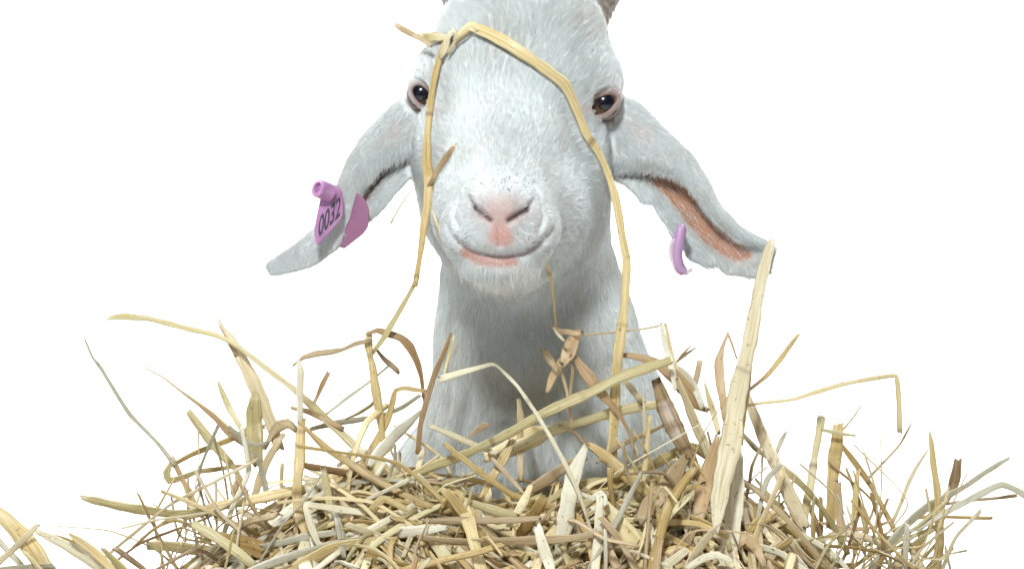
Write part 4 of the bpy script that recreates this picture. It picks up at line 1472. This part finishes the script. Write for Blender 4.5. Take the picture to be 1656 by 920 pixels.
straw('arching olive stem running from the cream straws down to the right', 'green', [(1202, 704, 7), (1222, 726, 10), (1250, 745, 10), (1280, 768, 11), (1305, 792, 10), (1328, 820, 10), (1348, 852, 10), (1368, 890, 9)], w=(-60, -120), flat=.45, group=G_RIGHT)
straw('small grey pointed stub above the arching olive stem', 'grey', [(1271, 699, 4), (1264, 712, 8), (1256, 732, 8)], w=(-40, -50), flat=.4, group=G_RIGHT)
straw('thin grey straw hanging below the arching olive stem', 'grey', [(1260, 752, 7), (1240, 775, 9), (1230, 810, 8), (1224, 850, 7), (1232, 890, 8)], w=(-130, -200), flat=.4, group=G_RIGHT)
straw('upright green straw with a square cut top', 'green', [(1328, 681, 13), (1325, 700, 12), (1317, 740, 12), (1311, 780, 13), (1303, 820, 15), (1298, 860, 14)], w=(-30, -70), flat=.4, joints=(.4,), group=G_RIGHT)
straw('short pointed straw lying level across two upright stalks', 'green', [(1332, 695, 5), (1355, 700, 7), (1382, 704, 3)], w=(-50, -50), flat=.4, group=G_RIGHT)
straw('wide upright tan straw with a pale band near its top', 'gold', [(1356, 694, 17), (1355, 715, 20), (1350, 755, 21), (1345, 800, 20), (1343, 845, 18)], w=(-30, -50), flat=.3, joints=(.22,), group=G_RIGHT)
straw('thin straw tip pointing up behind the wide upright straw', 'green', [(1392, 657, 2), (1380, 675, 4), (1364, 694, 4)], w=(-20, -25), flat=.5, group=G_RIGHT)
straw('brown straw standing right below the wide upright straw', 'leaf', [(1355, 785, 11), (1357, 830, 13), (1362, 880, 11)], w=(-52, -80), flat=.35, group=G_RIGHT)
straw('straight tan straw slanting down and out from the wide upright one', 'gold', [(1362, 722, 8), (1385, 752, 11), (1405, 780, 12), (1425, 815, 11), (1445, 855, 10)], w=(-26, -60), flat=.45, group=G_RIGHT)
straw('thin curved wisp branching off the straight slanting straw', 'pink', [(1477, 679, 1.5), (1469, 693, 3.5), (1455, 718, 4.5), (1432, 744, 5), (1405, 772, 6)], w=(10, -44), flat=.5, group=G_RIGHT)
straw('upright tan straw beneath the slanting straw', 'gold', [(1387, 766, 9), (1383, 800, 11), (1381, 840, 11), (1383, 890, 9)], w=(-40, -80), flat=.35, group=G_RIGHT)
straw('faint green blade leaning beside the upright tan straw', 'green', [(1370, 760, 4), (1382, 790, 7), (1395, 830, 9), (1402, 860, 9)], w=(-30, -60), flat=.3, group=G_RIGHT)
straw('thin pinkish straw leaning toward the tall pointed one', 'pink', [(1498, 731, 4), (1480, 760, 6), (1468, 785, 7), (1458, 812, 7), (1446, 838, 6)], w=(-20, -50), flat=.4, group=G_RIGHT)
straw('tall pointed straw standing near the far edge', 'gold', [(1504, 702, 5), (1507, 718, 10), (1510, 750, 14), (1515, 785, 16), (1517, 815, 15), (1519, 850, 17), (1520, 885, 17), (1512, 930, 16)], w=(-60, -90), flat=.4, joints=(.62,), group=G_RIGHT)
straw('short stout brown stub behind the tall pointed straw', 'brown', [(1547, 751, 14), (1544, 768, 17), (1538, 790, 16), (1530, 805, 12)], w=(-40, -50), flat=.6, group=G_RIGHT)
straw('long grey-green straw rising to a blunt tip near the far edge', 'grey', [(1630, 741, 6), (1615, 749, 8), (1588, 766, 9), (1560, 786, 11), (1530, 803, 13), (1500, 818, 16), (1472, 840, 18), (1445, 870, 18), (1420, 905, 16), (1400, 935, 14)], w=(-40, -130), flat=.3, group=G_RIGHT)
straw('grey straw bent over at the far edge of the photo', 'grey', [(1670, 808, 11), (1645, 793, 11), (1620, 784, 11), (1590, 797, 11), (1560, 812, 11), (1525, 830, 11), (1490, 850, 9), (1470, 860, 6)], w=(-90, -120), flat=.4, group=G_RIGHT)
straw('thin brown straw lying just above the bent grey one', 'brown', [(1637, 802, 6), (1615, 805, 5), (1580, 808, 5), (1545, 812, 5), (1525, 815, 4)], w=(-70, -96), flat=.5, group=G_RIGHT)
straw('short pale green straw with a blunt tip under the grey straws', 'green', [(1508, 857, 6), (1495, 866, 7), (1474, 881, 7)], w=(-120, -130), flat=.5, group=G_RIGHT)
straw('upright pale blue-green straw at the foot of the grey straws', 'grey', [(1466, 855, 10), (1464, 890, 12), (1463, 935, 12)], w=(-140, -170), flat=.3, group=G_RIGHT)
straw('tan leaf leaning at the foot of the grey straws', 'pink', [(1472, 884, 10), (1484, 908, 16), (1498, 936, 16)], w=(-130, -150), flat=.25, group=G_RIGHT)
straw('thin green stalk stub beside the pale blue-green straw', 'green', [(1452, 896, 8), (1448, 912, 10), (1452, 935, 9)], w=(-120, -140), flat=.4, group=G_RIGHT)
straw('cream straw sloping down the brown chopped end of the heap', 'cream', [(1285, 856, 5), (1310, 872, 9), (1335, 886, 10), (1358, 905, 8), (1380, 930, 6)], w=(-120, -170), flat=.35, group=G_RIGHT)
straw('brown bent straw joining the upright straws low down', 'leaf', [(1330, 845, 5), (1352, 852, 8), (1382, 855, 8), (1412, 852, 7), (1440, 842, 5)], w=(-90, -80), flat=.4, group=G_RIGHT)
straw('pale tangled leaf below the upright straws', 'pink', [(1330, 872, 10), (1360, 862, 14), (1395, 868, 14), (1425, 880, 10)], w=(-110, -100), flat=.2, group=G_RIGHT)

# on top of the heap
straw('large flat cream leaf standing upright in the middle of the heap', 'cream', [(947, 722, 9), (938, 745, 18), (928, 775, 24), (920, 810, 27), (914, 845, 27), (908, 872, 22), (904, 892, 14)], w=(-120, -215), flat=.14, roll=.1, group=G_HEAP)
straw('broad golden straw sloping down behind the pinkish leaf', 'gold', [(958, 722, 10), (985, 742, 19), (1010, 764, 20), (1035, 784, 20), (1058, 802, 18)], w=(-125, -170), flat=.3, group=G_HEAP)
straw('very broad pale strap of straw running down to the bottom of the heap', 'gold', [(978, 815, 14), (1000, 845, 24), (1025, 875, 28), (1050, 905, 30), (1075, 940, 30)], w=(-190, -270), flat=.18, group=G_HEAP)
straw('broad pinkish leaf lying across the heap with a torn top', 'pink', [(1106, 742, 14), (1092, 762, 26), (1072, 790, 30), (1052, 816, 28), (1036, 838, 18)], w=(-130, -200), flat=.14, group=G_HEAP)
straw('slim grey straw slanting down over the strap', 'grey', [(1036, 768, 7), (1022, 795, 9), (1005, 828, 9), (985, 865, 8), (965, 900, 8), (945, 935, 8)], w=(-190, -260), flat=.45, group=G_HEAP)
straw('narrow white straw standing upright below the cream leaf', 'cream', [(969, 812, 10), (967, 845, 14), (965, 885, 14), (962, 930, 13)], w=(-215, -262), flat=.25, group=G_HEAP)
straw('long pinkish straw lying level low on the heap', 'pink', [(680, 868, 9), (730, 874, 11), (780, 876, 11), (830, 874, 13), (880, 872, 14), (930, 868, 12), (975, 860, 8)], w=(-250, -240), flat=.35, group=G_HEAP)
straw('bright level straw lying just above the long pinkish one', 'pink', [(690, 842, 8), (730, 841, 11), (780, 842, 11), (830, 841, 10), (868, 838, 8)], w=(-225, -220), flat=.35, group=G_HEAP)
straw('curved golden leaf bending down through the middle of the heap', 'gold', [(722, 796, 10), (740, 806, 18), (752, 830, 20), (763, 862, 20), (772, 895, 20), (782, 935, 20)], w=(-190, -280), flat=.2, group=G_HEAP)
straw('pale green flat straw pointing at the cream leaf', 'green', [(757, 810, 10), (785, 820, 15), (812, 829, 15), (830, 834, 10)], w=(-190, -200), flat=.25, group=G_HEAP)
straw('short tan straw leaning on the bright level straw', 'gold', [(855, 792, 8), (846, 812, 13), (834, 834, 12), (822, 852, 9)], w=(-180, -214), flat=.3, group=G_HEAP)
straw('short white straw hanging down from the long pinkish straw', 'cream', [(872, 858, 12), (878, 880, 17), (886, 905, 18), (894, 935, 17)], w=(-255, -285), flat=.22, group=G_HEAP)
straw('long tan straw rising gently at the bottom of the heap', 'gold', [(630, 928, 10), (670, 917, 12), (720, 905, 13), (770, 893, 13), (806, 882, 10)], w=(-290, -270), flat=.4, group=G_HEAP)
straw('zigzag white straw bent twice like a letter Z', 'cream', [(640, 835, 9), (600, 831, 11), (560, 826, 12), (520, 819, 11), (500, 816, 10), (494, 820, 9), (499, 838, 11), (507, 860, 11), (514, 876, 9), (520, 881, 8), (545, 876, 9), (576, 870, 8)], w=(-190, -235), flat=.35, group=G_HEAP)
straw('long cream straw slanting up behind the zigzag straw', 'cream', [(500, 928, 9), (540, 898, 11), (580, 870, 12), (620, 845, 12), (665, 818, 8)], w=(-275, -200), flat=.4, group=G_HEAP)
straw('grey-tan straw sloping steeply under the long cream one', 'pink', [(540, 782, 9), (554, 806, 14), (567, 835, 14), (578, 868, 14), (586, 900, 13), (592, 935, 12)], w=(-160, -230), flat=.3, group=G_HEAP)
straw('green-grey straw hanging inside the zigzag straw', 'green', [(524, 764, 9), (529, 795, 13), (533, 822, 13), (538, 846, 9)], w=(-165, -180), flat=.3, group=G_HEAP)
straw('pale pinkish leaf lying flat between the cream straw and the knot', 'cream', [(606, 871, 6), (630, 864, 13), (660, 860, 17), (690, 858, 16), (715, 854, 9)], w=(-235, -230), flat=.2, group=G_HEAP)
straw('thin white straw bent like a roof over the heap', 'cream', [(566, 820, 4), (600, 804, 6), (640, 786, 7), (677, 769, 7), (684, 776, 8), (698, 792, 10), (712, 808, 8)], w=(-190, -170), flat=.4, group=G_HEAP)
straw('curled golden straw coil in the middle of the heap', 'gold', [(716, 815, 6), (724, 800, 8), (740, 795, 9), (748, 806, 9), (740, 820, 8), (726, 826, 7)], w=(-195, -205), flat=.4, group=G_HEAP)
straw('thin straw lying across the foot of the frayed twist', 'gold', [(545, 790, 5), (580, 800, 7), (620, 808, 7), (660, 812, 7), (695, 820, 5)], w=(-170, -190), flat=.45, group=G_HEAP)
straw('tan leaf standing just beside the very long broad straw', 'leaf', [(1160, 712, 10), (1152, 740, 20), (1141, 780, 24), (1132, 820, 22), (1127, 858, 12)], w=(-150, -220), flat=.18, group=G_HEAP)
straw('cream forked straw reaching up to the end of the very long broad straw', 'cream', [(1108, 932, 18), (1122, 905, 20), (1136, 880, 16), (1150, 862, 12), (1160, 852, 7)], w=(-300, -300), flat=.3, group=G_HEAP)
straw('side arm of the cream forked straw', 'cream', [(1116, 915, 10), (1136, 902, 12), (1160, 896, 10), (1180, 905, 6)], w=(-305, -300), flat=.35, group=G_HEAP)
straw('short pink straw standing beside the forked straw', 'pink', [(1106, 835, 9), (1113, 855, 14), (1122, 880, 13), (1128, 900, 10)], w=(-210, -250), flat=.35, group=G_HEAP)
straw('thin gold straw lying level under the standing tan leaf', 'gold', [(1076, 803, 6), (1100, 794, 9), (1132, 784, 8)], w=(-170, -180), flat=.4, group=G_HEAP)
straw('orange hoop of straw bent over beside the short pink straw', 'leaf', [(1040, 842, 6), (1062, 832, 9), (1088, 840, 10), (1108, 848, 9)], w=(-200, -205), flat=.35, group=G_HEAP)
straw('dark straw sloping down across the strap of straw', 'brown', [(978, 842, 8), (995, 862, 11), (1012, 890, 10), (1032, 930, 10)], w=(-240, -285), flat=.4, group=G_HEAP)
straw('crumpled pale flower-like husk on the narrow white straw', 'cream', [(945, 800, 6), (958, 806, 10), (970, 800, 13), (978, 812, 10), (962, 820, 8)], w=(-212, -214), flat=.3, group=G_HEAP)
straw('pale straw at the bottom of the heap crossing the strap', 'cream', [(1050, 930, 12), (1078, 912, 14), (1104, 892, 12)], w=(-300, -285), flat=.3, group=G_HEAP)
straw('short brown leaf lying at the foot of the broad cream straw', 'leaf', [(1190, 885, 10), (1205, 870, 20), (1220, 885, 18), (1232, 905, 10)], w=(-240, -250), flat=.2, group=G_HEAP)


# ------------------------------------------------------------------ the heap: matted bed, loose straws too many to count, and the largest ones singly
RIDGE = [(-900, 1250), (-500, 1010), (-150, 945), (0, 945), (180, 965), (250, 958), (300, 925), (360, 868), (420, 830), (480, 800), (560, 765), (620, 752), (690, 765), (740, 778), (800, 815), (860, 818), (920, 800),
         (980, 785), (1040, 765), (1100, 750), (1150, 755), (1200, 785), (1260, 822), (1320, 880), (1370, 925), (1450, 956), (1600, 975), (1900, 1040), (2400, 1250)]
RX = np.array([p[0] - 828 for p in RIDGE], float)
RZ = np.array([460 - p[1] for p in RIDGE], float) - 16
W_RIDGE = -110.0


def heap_z(x, y):
    r = np.interp(x, RX, RZ)
    f = np.maximum(W_RIDGE - y, 0)
    bk = np.maximum(y - W_RIDGE - 60, 0)
    z = r - 0.62 * f - 0.0011 * f * f * 0.5 - 0.5 * bk
    z = z + 9 * np.sin(x / 37 + 1) * np.cos(y / 41) + 6 * np.sin(x / 17 + y / 23)
    return np.maximum(z, -1000)


def heap_n(x, y):
    e = 12.0
    n = np.array([heap_z(x - e, y) - heap_z(x + e, y), heap_z(x, y - e) - heap_z(x, y + e), 2 * e])
    return n / np.linalg.norm(n)


def heap_bed():
    """The dense matted inside of the heap."""
    xs = np.arange(-1500, 1600, 26)
    ys = np.arange(-900, 900, 26)
    vs, fs = [], []
    for x in xs:
        for y in ys:
            z = float(heap_z(x, y)) - 80 + 12 * math.sin(x / 31 + y / 47) * math.cos(y / 29 - x / 53) + straw_rng.uniform(-7, 7)
            vs.append((x, y, max(z, -1000 + 2)))
    ny = len(ys)
    for i in range(len(xs) - 1):
        for j in range(ny - 1):
            q = (i * ny + j, (i + 1) * ny + j, (i + 1) * ny + j + 1, i * ny + j + 1)
            if max(vs[k][2] for k in q) > -990:
                fs.append(q)
    return vs, fs


def rand_stalk(r, x, y, up, lmin, lmax, wd, tilt, follow=1.0):
    """A bent stalk that follows the heap's surface; tilt lifts one end out of it."""
    L_ = lmin + (lmax - lmin) * r.beta(1.2, 2.2)
    a = r.normal(0, 0.8) + (0 if r.uniform() < .6 else r.uniform(-1.6, 1.6))
    if r.uniform() < .5:
        a += math.pi
    k = int(r.integers(3, 7))
    seg = L_ / k
    px, py = x - 0.5 * L_ * math.cos(a), y - 0.35 * L_ * math.sin(a)
    z0 = float(heap_z(x, y))
    pts = []
    kink = r.uniform() < .35
    kk = int(r.integers(1, k))
    bend = r.normal(0, .10)
    te = r.normal(0, tilt)
    piv = r.uniform(-.2, .6)
    for i in range(k + 1):
        t = i / k
        hz = float(heap_z(px, py))
        z = hz * follow + z0 * (1 - follow) + up + te * max(t - piv, 0) * L_ + r.normal(0, 2.0)
        pts.append([px, py, z, wd * (1 if 0 < i < k else r.uniform(.6, .95))])
        a += bend + r.normal(0, .07)
        if kink and i == kk:
            a += r.choice([-1, 1]) * r.uniform(.5, 1.5)
            te += r.normal(0, .25)
        px += seg * math.cos(a)
        py += seg * math.sin(a) * 0.8
    return np.array(pts)


def spot(r, inner):
    if inner:
        x = r.normal(0, 330) + 0
        if abs(x) > 620:
            x = r.uniform(-620, 620)
        y = W_RIDGE + 40 - abs(r.normal(0, 150)) - r.uniform(0, 40)
    else:
        x = r.uniform(-1150, 1250)
        y = r.uniform(-520, 260)
    return x, y


def free_of_goat(pts):
    for p in pts:
        if -95 < p[0] < 140 and p[2] > -288:      # keep the hollow before the chest open
            return False
        if ((p[0] - 55) / 250) ** 2 + ((p[1] - 330) / 320) ** 2 < 1:
            return False
    return True


# loose mass
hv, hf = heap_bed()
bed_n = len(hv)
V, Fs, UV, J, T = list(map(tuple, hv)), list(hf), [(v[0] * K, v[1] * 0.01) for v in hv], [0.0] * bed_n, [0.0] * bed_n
mats_of = [0] * len(hf)
order = ['brown', 'gold', 'cream', 'green', 'leaf', 'pink', 'grey']
for k in range(3300):
    r = straw_rng
    inner = k < 2050
    x, y = spot(r, inner or k > 2850)
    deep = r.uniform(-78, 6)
    chopped = x > 370 and r.uniform() < .8  # finer, browner chopped straw at this end of the heap
    chaff = k > 2850
    wd = float(np.clip(r.lognormal(2.0, .45), 2.5, 20))
    if chaff:
        pts = rand_stalk(r, x, y, r.uniform(-12, 8), 18, 80, r.uniform(1.5, 4), .3)
    elif chopped:
        pts = rand_stalk(r, x, y, deep, 50, 220, min(wd, 8), .22)
    else:
        pts = rand_stalk(r, x, y, deep, 130, 520, wd, .09 if inner else .08)
    if not free_of_goat(pts):
        continue
    path = resample(pts, 16)
    v, f, uv, j = stalk_mesh(path, r.uniform(.12, .38), r.uniform(-1.0, 1.0), r, 6, ())
    o0 = len(V)
    V += list(map(tuple, v))
    nf = [tuple(q + o0 for q in face) for face in f]
    Fs += nf
    UV += list(map(tuple, uv))
    J += list(j)
    T += [r.uniform()] * len(v)
    pr = [.22, .38, .05, .12, .15, .06, .02] if chopped else ([.04, .46, .19, .16, .06, .07, .02] if deep > -22 else [.45, .28, .02, .06, .16, .02, .01])  # deep stalks mostly brown: shadow inside the heap put into their tones
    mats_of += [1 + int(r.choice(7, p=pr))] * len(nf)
# thin tangled ends sticking out along both edges of the heap
for k in range(175):
    r = straw_rng
    side_ = (0, 1, 2, 0, 2)[k % 5]
    if side_ == 0:
        cx, cy = r.uniform(1270, 1520), r.uniform(865, 1000)
    elif side_ == 1:
        cx, cy = r.uniform(250, 480), r.uniform(800, 970)
    else:
        cx, cy = r.uniform(480, 1290), 0
        cy = 460 - (np.interp(cx - 828, RX, RZ)) + r.uniform(-5, 60)
        if 760 < cx < 960:
            continue
    wdep = r.uniform(-170, -40)
    an = r.normal(math.pi / 2 + (0.45 if side_ == 1 else -0.45 if side_ == 0 else 0), .75)
    ln_ = r.uniform(110, 330) * (0.6 if side_ == 2 else 1)
    p0 = np.array([cx, cy])
    pts = []
    nn_ = 4
    wd = float(np.clip(r.lognormal(1.5, .35), 2.5, 9))
    for i in range(nn_ + 1):
        q = p0 + np.array([math.cos(an), -math.sin(an)]) * ln_ * (i / nn_ - .45)
        pts.append([*P3(q[0], q[1], wdep + r.normal(0, 6)), wd])
        an += r.normal(0, .16) + (r.choice([-1, 1]) * .8 if r.uniform() < .08 else 0)
    path = resample(np.array(pts), 10)
    v, f, uv, j = stalk_mesh(path, r.uniform(.2, .5), r.uniform(-1., 1.), r, 6, ())
    o0 = len(V)
    V += list(map(tuple, v))
    nf = [tuple(q + o0 for q in face) for face in f]
    Fs += nf
    UV += list(map(tuple, uv))
    J += list(j)
    T += [r.uniform()] * len(v)
    mats_of += [1 + int(r.choice(7, p=[.04, .36, .16, .25, .06, .10, .03]))] * len(nf)
m_bed = straw_mat('dark_gap_straw', (0.035, 0.02, 0.008), (0.12, 0.075, 0.03), (0.24, 0.16, 0.08), 0.8, 0.0)  # very dark bed: shadow in the gaps between stalks, painted as colour
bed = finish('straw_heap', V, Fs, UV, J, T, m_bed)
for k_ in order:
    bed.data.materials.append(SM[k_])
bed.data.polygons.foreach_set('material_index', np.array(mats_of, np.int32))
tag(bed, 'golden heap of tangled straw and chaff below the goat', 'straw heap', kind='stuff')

# the larger loose straws of the heap, one object each
cnt = 0
LOOSE = 170
while cnt < LOOSE:
    r = straw_rng
    x, y = spot(r, True)
    if abs(x) > 560:
        continue
    pts = rand_stalk(r, x, y, r.uniform(2, 20), 150, 480, float(np.clip(r.lognormal(2.4, .32), 6, 22)), .09)
    if not free_of_goat(pts):
        continue
    path = resample(pts, 9)
    v, f, uv, j = stalk_mesh(path, r.uniform(.12, .35), r.uniform(-.6, .6), r, 10, ())
    tone = order[int(r.choice(7, p=[.04, .46, .20, .15, .06, .07, .02]))]
    o = finish('loose_straw', v, f, uv, j, [0.0] * len(v), SM[tone])
    tag(o, 'broken straw lying loose among many alike in the tangled heap', 'straw', 'loose broken straws tangled in the heap')
    cnt += 1
